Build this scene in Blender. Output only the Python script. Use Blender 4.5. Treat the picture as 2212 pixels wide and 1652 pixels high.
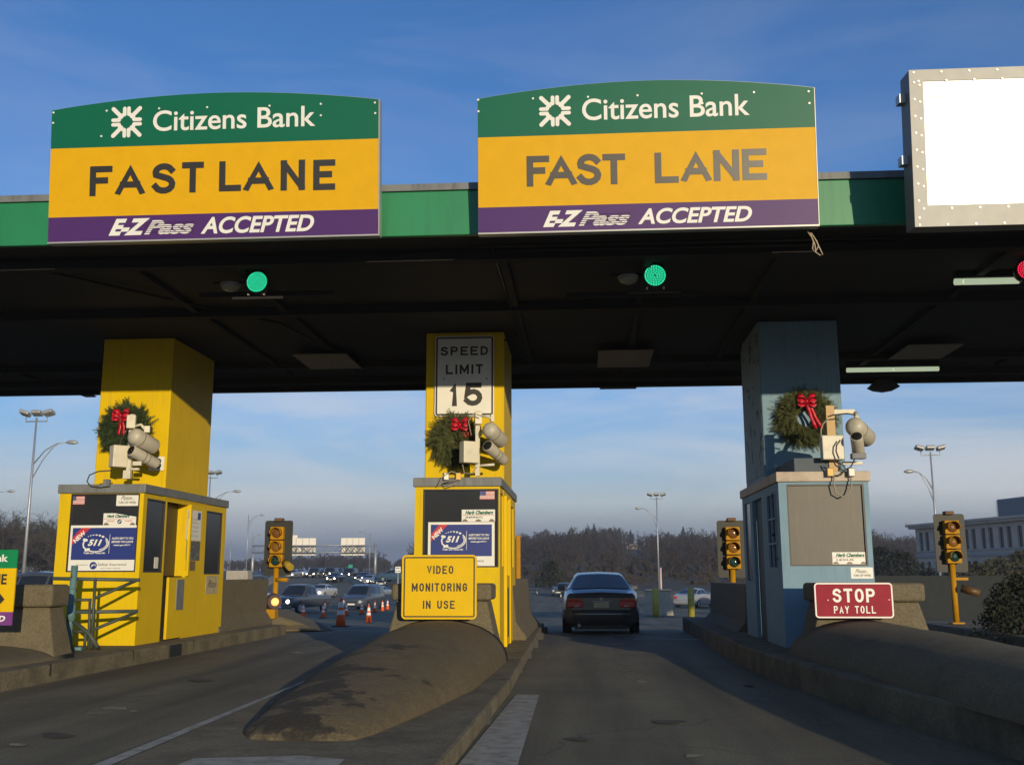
import bpy, bmesh, math, random
from mathutils import Vector, Matrix, noise
R = math.radians
random.seed(7)
scene = bpy.context.scene
for o in list(bpy.data.objects): bpy.data.objects.remove(o)
C = scene.collection

# ------------------------------------------------------------------ camera
PITCH, YAW, ROLL, EYE = R(10.65), R(3.97), R(-.12), 1.32
F, CX, CY = 2200., 1106., 826.            # focal length and centre, in pixels of a 2212 x 1652 picture
CM = Matrix.Rotation(YAW, 3, 'Z') @ Matrix.Rotation(math.pi/2 + PITCH, 3, 'X') @ Matrix.Rotation(ROLL, 3, 'Z')
cd = bpy.data.cameras.new('camera'); cam = bpy.data.objects.new('camera', cd); C.objects.link(cam)
cd.sensor_width = 36; cd.lens = 36*F/2212; cd.clip_start = .05; cd.clip_end = 6000
cam.matrix_world = Matrix.Translation((0, 0, EYE)) @ CM.to_4x4()
scene.camera = cam

# ------------------------------------------------------------------ light
SUN_EL, SUN_AZ = R(8.0), R(23)            # low sun behind the camera, to its right
S = Vector((math.sin(SUN_AZ)*math.cos(SUN_EL), -math.cos(SUN_AZ)*math.cos(SUN_EL), math.sin(SUN_EL)))
ld = bpy.data.lights.new('sun', 'SUN'); ld.energy = 3.7; ld.angle = R(.5); ld.color = (1, .83, .57)
sun = bpy.data.objects.new('sun', ld); C.objects.link(sun); sun.location = S*60
sun.rotation_euler = S.to_track_quat('Z', 'Y').to_euler()
w = bpy.data.worlds.new("World"); scene.world = w; w.use_nodes = True
nt = w.node_tree; nt.nodes.clear()
def N(t, k, **kw):
    n = t.nodes.new(k)
    for a, b in kw.items(): setattr(n, a, b)
    return n
def ramp(t, stops, src=None, interp='LINEAR'):
    n = N(t, 'ShaderNodeValToRGB'); n.color_ramp.interpolation = interp
    e = n.color_ramp.elements
    while len(e) < len(stops): e.new(.5)
    for i, (p, c) in enumerate(stops):
        e[i].position = p; e[i].color = (*c, 1) if not isinstance(c, (int, float)) else (c, c, c, 1)
    if src is not None: t.links.new(src, n.inputs[0])
    return n
def mixc(t, fac, a, b, mode='MIX'):
    n = N(t, 'ShaderNodeMix', data_type='RGBA', blend_type=mode)
    for s, v in ((0, fac), (6, a), (7, b)):
        if isinstance(v, bpy.types.NodeSocket): t.links.new(v, n.inputs[s])
        else: n.inputs[s].default_value = v if s == 0 else (*v, 1)
    return n.outputs[2]
def math_(t, op, a, b=0.):
    n = N(t, 'ShaderNodeMath', operation=op)
    for i, v in enumerate((a, b)):
        if isinstance(v, bpy.types.NodeSocket): t.links.new(v, n.inputs[i])
        else: n.inputs[i].default_value = v
    return n.outputs[0]
sky = N(nt, 'ShaderNodeTexSky', sky_type='NISHITA', sun_disc=False)
sky.sun_elevation = SUN_EL; sky.sun_rotation = math.pi - SUN_AZ; sky.altitude = 0
sky.air_density = 1.0; sky.dust_density = .3; sky.ozone_density = 2.5
tc = N(nt, 'ShaderNodeTexCoord'); sp = N(nt, 'ShaderNodeSeparateXYZ'); nt.links.new(tc.outputs['Generated'], sp.inputs[0])
mp = N(nt, 'ShaderNodeMapping'); mp.inputs['Scale'].default_value = (2.0, 2.0, 9); mp.inputs['Rotation'].default_value = (.05, -.06, .3)
nt.links.new(tc.outputs['Generated'], mp.inputs[0])
cn = N(nt, 'ShaderNodeTexNoise'); cn.inputs['Scale'].default_value = 1.6; cn.inputs['Detail'].default_value = 7; cn.inputs['Roughness'].default_value = .55; cn.inputs['Distortion'].default_value = .6
nt.links.new(mp.outputs[0], cn.inputs[0])
wisp = ramp(nt, [(.42, 0), (.66, 1)], cn.outputs[0]).outputs[0]
wamt = ramp(nt, [(0, .55), (.1, .6), (.2, .42), (.32, .12), (.55, .06)], sp.outputs[2]).outputs[0]
f1 = math_(nt, 'MULTIPLY', wisp, wamt)
skyc = mixc(nt, 1., sky.outputs[0], (.5, .8, 1.2), 'MULTIPLY')
hzc = mixc(nt, 1., ramp(nt, [(0, (.58, .62, .74)), (.07, (.78, .75, .73)), (.14, (.58, .7, .88)), (.2, (.48, .68, .98))], sp.outputs[2]).outputs[0], (5.2, 5.2, 5.2), 'MULTIPLY')
hz = ramp(nt, [(0, .8), (.05, .75), (.12, .42), (.2, .15), (.36, 0)], sp.outputs[2]).outputs[0]
c1 = mixc(nt, hz, skyc, hzc)                   # thin high haze near the horizon
c2 = mixc(nt, f1, c1, (5.0, 5.0, 5.15))                     # cirrus
bn = N(nt, 'ShaderNodeTexNoise'); bn.inputs['Scale'].default_value = 3; bn.inputs['Detail'].default_value = 3
mp2 = N(nt, 'ShaderNodeMapping'); mp2.inputs['Scale'].default_value = (1, 1, 6); nt.links.new(tc.outputs['Generated'], mp2.inputs[0]); nt.links.new(mp2.outputs[0], bn.inputs[0])
zz = math_(nt, 'ADD', sp.outputs[2], math_(nt, 'MULTIPLY', math_(nt, 'SUBTRACT', bn.outputs[0], .5), .03))
bank = ramp(nt, [(0, 1), (.026, .95), (.042, .45), (.07, 0)], zz).outputs[0]
c3 = mixc(nt, bank, c2, (.95, 1.25, 1.85))                 # far grey-blue cloud bank low on the horizon
bg = N(nt, 'ShaderNodeBackground'); bg.inputs[1].default_value = .135; 
dotn = N(nt, 'ShaderNodeVectorMath', operation='DOT_PRODUCT'); nt.links.new(tc.outputs['Generated'], dotn.inputs[0]); dotn.inputs[1].default_value = tuple(S)
dim = ramp(nt, [(0, 1), (.45, 1), (.75, 1), (1, 1)], math_(nt, 'ADD', math_(nt, 'MULTIPLY', dotn.outputs['Value'], .5), .5)).outputs[0]
c4 = mixc(nt, 1., c3, dim, 'MULTIPLY')                     # added dimming by angle to the sun, set even: sky left unchanged
nt.links.new(c4, bg.inputs[0])
wo = N(nt, 'ShaderNodeOutputWorld'); nt.links.new(bg.outputs[0], wo.inputs[0])
vs = scene.view_settings; vs.view_transform = 'Standard'; vs.look = 'None'; vs.exposure = .15; vs.gamma = 1; vs.use_curve_mapping = False
scene.cycles.max_bounces = 8

# ------------------------------------------------------------------ survey helpers: rays of the photograph to metres
def ray(px, py): return CM @ Vector(((px-CX)/F, -(py-CY)/F, -1))
EV = Vector((0, 0, EYE))
def at(px, py, Y): d = ray(px, py); return EV + d*(Y/d.y)
def atX(px, py, X): d = ray(px, py); return EV + d*(X/d.x)
def atZ(px, py, z=0): d = ray(px, py); return EV + d*((z-EYE)/d.z)
PROF = [(-100, 0), (24, 0), (36, -.42), (48, -.78), (70, -1.13), (100, -1.27), (130, -.62), (160, .55), (200, 1.1), (260, 1.5), (400, 1.9), (6000, 2.2)]
def H(Y):
    for (a, za), (b, zb) in zip(PROF, PROF[1:]):
        if Y <= b:
            t = (Y-a)/(b-a); return za + (zb-za)*t
    return PROF[-1][1]
def gnd(px, py):
    d = ray(px, py); t = 5.
    while t < 900:
        p = EV + d*t
        if p.z <= H(p.y): return p
        t += .1
    return p

# ------------------------------------------------------------------ materials
MATS = {}
def pm(name, col, rough=.6, metal=0., var=.12, scale=4., bump=0., bscale=60., spec=.5, dirt=None, dscale=2., dthr=(.5, .75), streak=False, emit=None, estr=0., coat=0., stretch=None, fine=None):
    if name in MATS: return MATS[name]
    m = bpy.data.materials.new(name); m.use_nodes = True; MATS[name] = m
    t = m.node_tree; b = t.nodes['Principled BSDF']
    b.inputs['Roughness'].default_value = rough; b.inputs['Metallic'].default_value = metal
    b.inputs['Specular IOR Level'].default_value = spec; b.inputs['Coat Weight'].default_value = coat
    g = N(t, 'ShaderNodeTexCoord'); src = g.outputs['Object']
    if stretch:
        mm = N(t, 'ShaderNodeMapping'); mm.inputs['Scale'].default_value = stretch; t.links.new(src, mm.inputs[0]); src = mm.outputs[0]
    n = N(t, 'ShaderNodeTexNoise'); n.inputs['Scale'].default_value = scale; n.inputs['Detail'].default_value = 6; n.inputs['Roughness'].default_value = .6
    t.links.new(src, n.inputs[0])
    c = ramp(t, [(.25, tuple(x*(1-var) for x in col)), (.75, tuple(min(1, x*(1+var)) for x in col))], n.outputs[0]).outputs[0]
    if dirt:
        n2 = N(t, 'ShaderNodeTexNoise'); n2.inputs['Scale'].default_value = dscale; n2.inputs['Detail'].default_value = 8; n2.inputs['Roughness'].default_value = .65
        if streak:
            m2 = N(t, 'ShaderNodeMapping'); m2.inputs['Scale'].default_value = (6, 6, .5); t.links.new(g.outputs['Object'], m2.inputs[0]); t.links.new(m2.outputs[0], n2.inputs[0])
        else: t.links.new(src, n2.inputs[0])
        f = ramp(t, [(dthr[0], 0), (dthr[1], 1)], n2.outputs[0]).outputs[0]
        c = mixc(t, f, c, dirt)
    if fine:                                   # grit and small pits
        n4 = N(t, 'ShaderNodeTexNoise'); n4.inputs['Scale'].default_value = 34; n4.inputs['Detail'].default_value = 8; n4.inputs['Roughness'].default_value = .75; t.links.new(g.outputs['Object'], n4.inputs[0])
        c = mixc(t, ramp(t, [(.42, .55), (.56, 0)], n4.outputs[0]).outputs[0], c, tuple(x*.45 for x in col))
        c = mixc(t, ramp(t, [(.6, 0), (.7, .4)], n4.outputs[0]).outputs[0], c, tuple(min(1, x*1.6) for x in col))
    t.links.new(c, b.inputs['Base Color'])
    if bump:
        n3 = N(t, 'ShaderNodeTexNoise'); n3.inputs['Scale'].default_value = bscale; n3.inputs['Detail'].default_value = 5; t.links.new(g.outputs['Object'], n3.inputs[0])
        bb = N(t, 'ShaderNodeBump'); bb.inputs['Strength'].default_value = bump; bb.inputs['Distance'].default_value = .02
        t.links.new(n3.outputs[0], bb.inputs['Height']); t.links.new(bb.outputs[0], b.inputs['Normal'])
    if emit:
        b.inputs['Emission Color'].default_value = (*emit, 1); b.inputs['Emission Strength'].default_value = estr
    return m
yel = pm('yellow_paint', (.66, .45, .001), .6, spec=.2, var=.07, scale=1.2, bump=.12, bscale=25, dirt=(.42, .27, .03), dscale=3, dthr=(.55, .9), streak=True)
blu = pm('pale_blue_paint', (.17, .28, .36), .6, spec=.25, var=.1, scale=1.5, bump=.15, bscale=25, dirt=(.12, .2, .24), dscale=3, dthr=(.52, .85), streak=True)
blu_worn = pm('cracked_blue_paint', (.21, .3, .36), .7, var=.12, scale=2, dirt=(.02, .022, .025), dscale=3.2, dthr=(.585, .6))
conc = pm('concrete', (.165, .138, .083), .9, var=.2, scale=2.2, bump=.7, bscale=60, fine=1, dirt=(.085, .068, .04), dscale=2.2, dthr=(.48, .78))
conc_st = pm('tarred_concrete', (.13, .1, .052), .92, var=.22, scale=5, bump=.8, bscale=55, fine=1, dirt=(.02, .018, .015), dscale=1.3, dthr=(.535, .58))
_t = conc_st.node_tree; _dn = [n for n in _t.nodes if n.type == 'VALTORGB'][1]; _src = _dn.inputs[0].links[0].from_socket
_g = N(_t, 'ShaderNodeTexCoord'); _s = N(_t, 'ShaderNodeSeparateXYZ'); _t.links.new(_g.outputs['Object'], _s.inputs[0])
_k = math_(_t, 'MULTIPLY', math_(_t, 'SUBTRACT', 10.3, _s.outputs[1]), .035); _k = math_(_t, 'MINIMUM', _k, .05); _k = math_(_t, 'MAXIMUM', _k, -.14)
_x = math_(_t, 'MULTIPLY', math_(_t, 'SUBTRACT', -2.05, _s.outputs[0]), .16)  # darker tone also grows towards the left side
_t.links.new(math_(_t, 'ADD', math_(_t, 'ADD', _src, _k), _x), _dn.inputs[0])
conc_l = pm('light_concrete', (.36, .33, .27), .9, var=.15, scale=2, bump=.4, bscale=40, dirt=(.2, .17, .12), dscale=3, dthr=(.5, .8), streak=True)
kerbm = pm('kerb_concrete', (.17, .145, .09), .92, var=.25, scale=3, bump=.7, bscale=35, fine=1, dirt=(.055, .045, .028), dscale=2.5, dthr=(.45, .75))
white_worn = pm('worn_white_marking', (.33, .32, .27), .8, var=.15, scale=6, dirt=(.18, .165, .12), dscale=7, dthr=(.46, .68))
gfas = pm('green_fascia_paint', (.015, .2, .075), .45, var=.1, scale=.8, dirt=(.01, .12, .05), dscale=2, dthr=(.5, .9), streak=True)
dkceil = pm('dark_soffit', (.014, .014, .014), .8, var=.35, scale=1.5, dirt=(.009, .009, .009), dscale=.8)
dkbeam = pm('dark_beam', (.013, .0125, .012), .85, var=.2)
capm = pm('grey_cap', (.16, .17, .17), .6, var=.15, dirt=(.09, .085, .08), streak=True)
capl = pm('pale_cap', (.5, .42, .33), .7, var=.15, dirt=(.25, .2, .15))
s_green = pm('sign_green', (.002, .115, .06), .45, spec=.25, var=.04)
s_yel = pm('sign_yellow', (.66, .36, .0), .5, spec=.22, var=.05, scale=6)
s_pur = pm('sign_purple', (.07, .024, .13), .45, spec=.25, var=.05)
s_white = pm('sign_white', (.72, .72, .66), .5, var=.05)
s_black = pm('sign_black', (.02, .018, .014), .5, var=.1)
s_grey = pm('sign_faded_black', (.07, .06, .04), .36, var=.1)
s_blue = pm('sign_blue', (.02, .035, .19), .4, var=.06)
s_red = pm('sign_red', (.5, .03, .035), .45, var=.06)
s_maroon = pm('stop_red', (.27, .012, .03), .6, spec=.2, var=.12, scale=8)
s_yel2 = pm('sign_amber', (.68, .43, .0), .5, spec=.22, var=.05)
alum = pm('aluminium', (.38, .38, .36), .45, .35, var=.1)
alum_l = pm('bright_aluminium', (.8, .78, .7), .4, .1, var=.06)
boxw = pm('cream_enamel', (.62, .58, .46), .5, var=.08, dirt=(.4, .35, .25), dscale=5, dthr=(.55, .8))
camw = pm('camera_enamel', (.46, .43, .35), .45, var=.08)
steel = pm('galvanised_steel', (.36, .38, .4), .45, .5, var=.12)
black = pm('black_plastic', (.018, .018, .018), .5, var=.1)
rubber = pm('cable_rubber', (.04, .04, .04), .6)
cablel = pm('pale_cable', (.3, .27, .22), .6)
teal = pm('teal_pipe_paint', (.1, .2, .21), .5, var=.25, scale=6, dirt=(.09, .06, .035), dscale=6, dthr=(.55, .65))
olive = pm('dull_pipe_paint', (.05, .065, .05), .6, var=.3, scale=6)
amber = pm('signal_yellow', (.42, .21, .005), .6, spec=.2, var=.12, scale=8)  # even amber, lowered so the sunlit signals read as shaded
backp = pm('backplate_grey', (.022, .024, .022), .6, var=.1)
glassd = pm('dark_window', (.018, .017, .014), .22, var=.3, scale=2, spec=.5)
mesh_pan = pm('grey_board', (.075, .067, .05), .5, var=.14, scale=3, dirt=(.105, .088, .06), dscale=2.5, streak=True)
fir = pm('fir_needles', (.03, .055, .016), .8, var=.5, scale=12)
fir2 = pm('olive_fir_needles', (.075, .085, .025), .8, var=.5, scale=12)
redrib = pm('red_ribbon', (.5, .006, .025), .45, var=.15, scale=12)

# ------------------------------------------------------------------ object helpers
ORG = {}
def setp(o, label=None, cat=None, group=None, kind=None):
    if label: o['label'] = label
    if cat: o['category'] = cat
    if group: o['group'] = group
    if kind: o['kind'] = kind
    return o
def thing(name, label, cat, loc=(0, 0, 0), rz=0, group=None, world=True):
    o = bpy.data.objects.new(name, None); C.objects.link(o); o.location = loc; o.rotation_euler = (0, 0, rz); o.empty_display_size = .2
    ORG[o.name] = Vector(loc) if world else Vector((0, 0, 0))
    return setp(o, label, cat, group)
class MB:
    def __init__(s): s.v = []; s.f = []; s.sm = []
    def add(s, v, f, smooth=False):
        n = len(s.v); s.v += [Vector(p) for p in v]; s.f += [tuple(i+n for i in q) for q in f]; s.sm += [smooth]*len(f); return s
    def box(s, x0, x1, y0, y1, z0, z1, M=None):
        v = [Vector((x, y, z)) for x in (x0, x1) for y in (y0, y1) for z in (z0, z1)]
        if M: v = [M @ p for p in v]
        return s.add(v, [(0, 1, 3, 2), (4, 6, 7, 5), (0, 4, 5, 1), (2, 3, 7, 6), (0, 2, 6, 4), (1, 5, 7, 3)])
    def frustum(s, b, t):   # b, t: 4 points each, counter-clockwise from above
        return s.add(list(b)+list(t), [(3, 2, 1, 0), (4, 5, 6, 7)] + [(i, (i+1) % 4, (i+1) % 4+4, i+4) for i in range(4)])
    def tube(s, pts, r, n=8, cap=True, sm=True):
        pts = [Vector(p) for p in pts]; rr = r if isinstance(r, (list, tuple)) else [r]*len(pts)
        vs = []; up = None
        for i, p in enumerate(pts):
            d = (pts[min(i+1, len(pts)-1)] - pts[max(i-1, 0)]).normalized()
            if up is None: up = Vector((0, 0, 1)) if abs(d.z) < .9 else Vector((0, 1, 0))
            a = d.cross(up)
            if a.length < 1e-4: a = d.cross(Vector((1, 0, 0)))
            a.normalize(); b = a.cross(d).normalized(); up = b
            for k in range(n):
                an = 2*math.pi*k/n; vs.append(p + (a*math.cos(an) + b*math.sin(an))*rr[i])
        fs = [(i*n+k, i*n+(k+1) % n, (i+1)*n+(k+1) % n, (i+1)*n+k) for i in range(len(pts)-1) for k in range(n)]
        s.add(vs, fs, sm)
        if cap:
            m = len(s.v)-len(vs)
            s.f += [tuple(m+k for k in range(n))[::-1], tuple(m+(len(pts)-1)*n+k for k in range(n))]; s.sm += [False, False]
        return s
    def prism(s, poly, O, U, V, d0, d1):   # polygon in the plane O + uU + vV, thickened along the normal from d0 to d1
        Nn = U.cross(V).normalized(); n = len(poly)
        a = [O + U*p[0] + V*p[1] + Nn*d0 for p in poly]; b = [O + U*p[0] + V*p[1] + Nn*d1 for p in poly]
        return s.add(a+b, [tuple(range(n))[::-1], tuple(range(n, 2*n))] + [(i, (i+1) % n, n+(i+1) % n, n+i) for i in range(n)])
    def build(s, name, mat, parent=None, label=None, bev=0, seg=2, cat=None, group=None, kind=None, fix=False):
        off = Vector((0, 0, 0)); p = parent
        while p is not None:
            if p.name in ORG: off += ORG[p.name]
            p = p.parent
        me = bpy.data.meshes.new(name); me.from_pydata([v-off for v in s.v], [], s.f)
        if any(s.sm):
            for i, q in enumerate(me.polygons): q.use_smooth = s.sm[i]
        if fix:
            bm = bmesh.new(); bm.from_mesh(me); bmesh.ops.recalc_face_normals(bm, faces=bm.faces); bm.to_mesh(me); bm.free()
        me.materials.append(mat); me.update()
        o = bpy.data.objects.new(name, me); C.objects.link(o); o.parent = parent
        if bev:
            m = o.modifiers.new('bevel', 'BEVEL'); m.width = bev; m.segments = seg; m.limit_method = 'ANGLE'; m.angle_limit = R(35)
        return setp(o, label, cat, group, kind)
def B(): return MB()
def copy_tree(o, parent=None):
    c = o.copy(); C.objects.link(c); c.parent = parent
    if o.name in ORG: ORG[c.name] = ORG[o.name]
    for ch in [x for x in o.children if x is not c]: copy_tree(ch, c)
    return c
def rrect(x0, y0, x1, y1, r, n=5):
    pts = []
    for cx, cy, a0 in ((x1-r, y0+r, -90), (x1-r, y1-r, 0), (x0+r, y1-r, 90), (x0+r, y0+r, 180)):
        for k in range(n+1):
            a = R(a0+90*k/n); pts.append((cx+r*math.cos(a), cy+r*math.sin(a)))
    return pts
def ellipse(cx, cy, a, b, n=28, a0=0, a1=360): return [(cx+a*math.cos(R(a0+(a1-a0)*k/n)), cy+b*math.sin(R(a0+(a1-a0)*k/n))) for k in range(n + (0 if a1-a0 == 360 else 1))]

def arcp(cx, cy, rx, ry, a0, a1, n=8): return [(cx+rx*math.cos(R(a0+(a1-a0)*k/n)), cy+ry*math.sin(R(a0+(a1-a0)*k/n))) for k in range(n+1)]
GL = {   # road-sign capitals as centre lines in a unit box
 'A': [[(0, 0), (.5, 1), (1, 0)], [(.18, .3), (.82, .3)]], 'D': [[(0, 0), (.45, 0)]+arcp(.45, .5, .55, .5, -60, 60)+[(.45, 1), (0, 1), (0, 0)]],
 'E': [[(1, 0), (0, 0), (0, 1), (1, 1)], [(0, .52), (.8, .52)]], 'F': [[(0, 0), (0, 1), (1, 1)], [(0, .52), (.75, .52)]],
 'G': [arcp(.5, .6, .5, .4, 20, 180)+arcp(.5, .4, .5, .4, 180, 340)[0:]+[(.97, .45), (.6, .45)]], 'I': [[(.5, 0), (.5, 1)]], 'L': [[(0, 1), (0, 0), (1, 0)]],
 'M': [[(0, 0), (0, 1)], [(.03, 1), (.5, .22), (.97, 1)], [(1, 1), (1, 0)]], 'N': [[(0, 0), (0, 1)], [(.03, 1), (.97, 0)], [(1, 0), (1, 1)]], 'O': [arcp(.5, .6, .5, .4, 0, 180)+arcp(.5, .4, .5, .4, 180, 360)+[(1, .6)]],
 'P': [[(0, 0), (0, 1)], [(0, 1), (.6, 1)]+arcp(.6, .74, .4, .26, 70, -70)+[(.6, .48), (0, .48)]], 'R': [[(0, 0), (0, 1)], [(0, 1), (.6, 1)]+arcp(.6, .76, .4, .24, 70, -70)+[(.6, .52), (0, .52)], [(.52, .52), (1, 0)]],
 'S': [arcp(.5, .74, .48, .26, 25, 200)+arcp(.5, .26, .5, .27, 60, -160)], 'T': [[(0, 1), (1, 1)], [(.5, 1), (.5, 0)]],
 'U': [[(0, 1)]+arcp(.5, .38, .5, .38, 180, 360)+[(1, 1)]], 'V': [[(0, 1), (.5, 0), (1, 1)]], 'Y': [[(0, 1), (.5, .46), (1, 1)], [(.5, .46), (.5, 0)]],
 '1': [[(.15, .78), (.62, 1), (.62, 0)]], '5': [[(.92, 1), (.16, 1), (.08, .52), (.3, .62)]+arcp(.48, .33, .5, .33, 80, -150)]}
def stroke_glyph(mb, F_, ch, b, w_, h):
    x0, y0, x1, y1 = b[0]+w_/2, b[1]+w_/2, b[2]-w_/2, b[3]-w_/2
    for j, pl in enumerate(GL[ch]):
        P_ = [Vector((x0+p[0]*(x1-x0), y0+p[1]*(y1-y0))) for p in pl]; Q = [P_[0]]
        for p in P_[1:]:
            if (p-Q[-1]).length > w_*.12: Q.append(p)
        P_ = Q; n = len(P_); closed = (P_[0]-P_[-1]).length < w_*.2; lf = []; rt = []
        for i, p in enumerate(P_):
            d0 = (p-P_[i-1]).normalized() if i else None; d1 = (P_[i+1]-p).normalized() if i < n-1 else None
            if closed and i in (0, n-1): d0 = (P_[n-1]-P_[n-2]).normalized(); d1 = (P_[1]-P_[0]).normalized()
            d0 = d0 or d1; d1 = d1 or d0; e = p.copy()
            ext = Vector((0, 0))
            if not closed and i == 0: ext = -d1*w_/2
            if not closed and i == n-1: ext = d0*w_/2
            a = Vector((-d0.y, d0.x)); c = Vector((-d1.y, d1.x)); m = a+c; m = m.normalized() if m.length > .1 else a
            k = min(2.6, 1/max(.2, m.dot(a))); 
            lf.append(e+ext+m*k*w_/2); rt.append(e+ext-m*k*w_/2)
        hh = h + j*.0009
        clip = lambda q: (min(b[2]+w_*.2, max(b[0]-w_*.2, q.x)), min(b[3], max(b[1], q.y)))
        mb.add([F_.P(*clip(q), hh) for q in lf+rt], [(i, i+1, n+i+1, n+i) for i in range(n-1)])
def road_text(F_, words, b, mat, parent, h=.012, sw=.16, gap=.28, lw=.62):
    """one line of road-sign capitals fitted into box b"""
    H_ = b[3]-b[1]; wd = {'I': .16, '1': .34, 'M': .8, ' ': .42}
    ws = [wd.get(c, lw)*H_ for c in words]; tot = sum(ws)+gap*H_*(len(words)-1); k = (b[2]-b[0])/tot; mb = B(); x = b[0]
    for c, w_ in zip(words, ws):
        if c != ' ': stroke_glyph(mb, F_, c, (x, b[1], x+w_*k, b[3]), sw*H_, h)
        x += (w_+gap*H_)*k
    return mb.build('lettering', mat, parent)

class Face:
    """a flat face in the scene: origin O, unit axes U (right), V (up); pixel boxes of the photograph are turned into metres on it"""
    def __init__(s, O, U, V): s.O, s.U, s.V = Vector(O), Vector(U).normalized(), Vector(V).normalized(); s.N = s.U.cross(s.V).normalized()
    def uv(s, px, py):
        d = ray(px, py); t = (s.O-EV).dot(s.N)/d.dot(s.N); p = EV + d*t - s.O
        return (p.dot(s.U), p.dot(s.V))
    def bx(s, x0, y0, x1, y1):
        cx, cy = (x0+x1)/2, (y0+y1)/2
        return (s.uv(x0, cy)[0], s.uv(cx, y1)[1], s.uv(x1, cy)[0], s.uv(cx, y0)[1])
    def P(s, u, v, n=0): return s.O + s.U*u + s.V*v + s.N*n
    def poly(s, mb, pts, d0, d1): return mb.prism(pts, s.O, s.U, s.V, d0, d1)
    def rect(s, mb, b, d0, d1): return mb.prism([(b[0], b[1]), (b[2], b[1]), (b[2], b[3]), (b[0], b[3])], s.O, s.U, s.V, d0, d1)
TXT = {}
def glyphs(body, bold=0., shear=0.):
    k = (body, bold, shear)
    if k not in TXT:
        cu = bpy.data.curves.new('t', 'FONT'); cu.body = body; cu.offset = bold; cu.shear = shear; cu.resolution_u = 5; cu.fill_mode = 'FRONT' if hasattr(cu, 'fill_mode') else cu.fill_mode
        ob = bpy.data.objects.new('t', cu); C.objects.link(ob)
        dg = bpy.context.evaluated_depsgraph_get(); me = bpy.data.meshes.new_from_object(ob.evaluated_get(dg))
        vs = [v.co.copy() for v in me.vertices]; fs = [tuple(p.vertices) for p in me.polygons]
        bpy.data.objects.remove(ob); bpy.data.curves.remove(cu); bpy.data.meshes.remove(me)
        xs = [v.x for v in vs]; ys = [v.y for v in vs]
        x0, x1, y0, y1 = min(xs), max(xs), min(ys), max(ys)
        TXT[k] = ([((v.x-x0)/(x1-x0), (v.y-y0)/(y1-y0)) for v in vs], fs, (x1-x0)/(y1-y0))
    return TXT[k]
def letters(mb, F_, body, b, h=.008, bold=.02, shear=0., rot=0.):
    vs, fs, ar = glyphs(body, bold, shear)
    cx, cy = (b[0]+b[2])/2, (b[1]+b[3])/2; c, s = math.cos(rot), math.sin(rot); out = []
    for u, v in vs:
        x, y = (u-.5)*(b[2]-b[0]), (v-.5)*(b[3]-b[1]); out.append(F_.P(cx+x*c-y*s, cy+x*s+y*c, h))
    return mb.add(out, fs)
def text(F_, body, b, mat, parent, h=.008, bold=.02, shear=0., rot=0., name='lettering'):
    return letters(B(), F_, body, b, h, bold, shear, rot).build(name, mat, parent)
def capsule(F_, mb, pts, r, h):
    for (a, b_) in zip(pts, pts[1:]):
        d = Vector((b_[0]-a[0], b_[1]-a[1])); an = math.degrees(math.atan2(d.y, d.x))
        p = ellipse(a[0], a[1], r, r, 8, an+90, an+270) + ellipse(b_[0], b_[1], r, r, 8, an-90, an+90)
        mb.add([F_.P(x, y, h) for x, y in p], [tuple(range(len(p)))])
        h += .0006
    return h

# ------------------------------------------------------------------ ground and roads
def asphalt_mat():
    m = bpy.data.materials.new('asphalt'); m.use_nodes = True; t = m.node_tree; b = t.nodes['Principled BSDF']
    g = N(t, 'ShaderNodeTexCoord').outputs['Object']
    def nz(sc, det=6, rough=.6, st=None):
        n = N(t, 'ShaderNodeTexNoise'); n.inputs['Scale'].default_value = sc; n.inputs['Detail'].default_value = det; n.inputs['Roughness'].default_value = rough
        if st:
            q = N(t, 'ShaderNodeMapping'); q.inputs['Scale'].default_value = st; t.links.new(g, q.inputs[0]); t.links.new(q.outputs[0], n.inputs[0])
        else: t.links.new(g, n.inputs[0])
        return n.outputs[0]
    c = ramp(t, [(.3, (.155, .142, .092)), (.7, (.24, .22, .142))], nz(.7)).outputs[0]
    c = mixc(t, ramp(t, [(.4, .0), (.66, .8)], nz(.5, 5, .5, (3.2, .22, 1))).outputs[0], c, (.075, .068, .05))      # tyre-dark bands along the lanes
    c = mixc(t, ramp(t, [(.62, .0), (.72, .5)], nz(1.1, 8, .7, (1, .5, 1))).outputs[0], c, (.27, .25, .19))       # worn pale patches
    c = mixc(t, ramp(t, [(.38, .7), (.58, 0)], nz(48, 5, .7)).outputs[0], c, (.07, .062, .045))                       # aggregate
    vo = N(t, 'ShaderNodeTexVoronoi', feature='DISTANCE_TO_EDGE'); vo.inputs['Scale'].default_value = .33
    wp = N(t, 'ShaderNodeVectorMath', operation='ADD'); nn = N(t, 'ShaderNodeTexNoise'); nn.inputs['Scale'].default_value = 1.2; nn.inputs['Detail'].default_value = 5
    t.links.new(g, nn.inputs[0]); t.links.new(g, wp.inputs[0]); t.links.new(nn.outputs['Color'], wp.inputs[1]); t.links.new(wp.outputs[0], vo.inputs[0])
    c = mixc(t, ramp(t, [(.0, .45), (.006, 0)], vo.outputs[0]).outputs[0], c, (.02, .018, .015))
    t.links.new(c, b.inputs['Base Color']); b.inputs['Roughness'].default_value = .78; b.inputs['Specular IOR Level'].default_value = .35
    bp = N(t, 'ShaderNodeBump'); bp.inputs['Strength'].default_value = .7; bp.inputs['Distance'].default_value = .015
    t.links.new(nz(55, 4, .7), bp.inputs['Height']); t.links.new(bp.outputs[0], b.inputs['Normal'])
    return m
asph = asphalt_mat()
earth = pm('winter_ground', (.045, .036, .02), .95, var=.4, scale=.15, dirt=(.028, .024, .015), dscale=.4)
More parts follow.
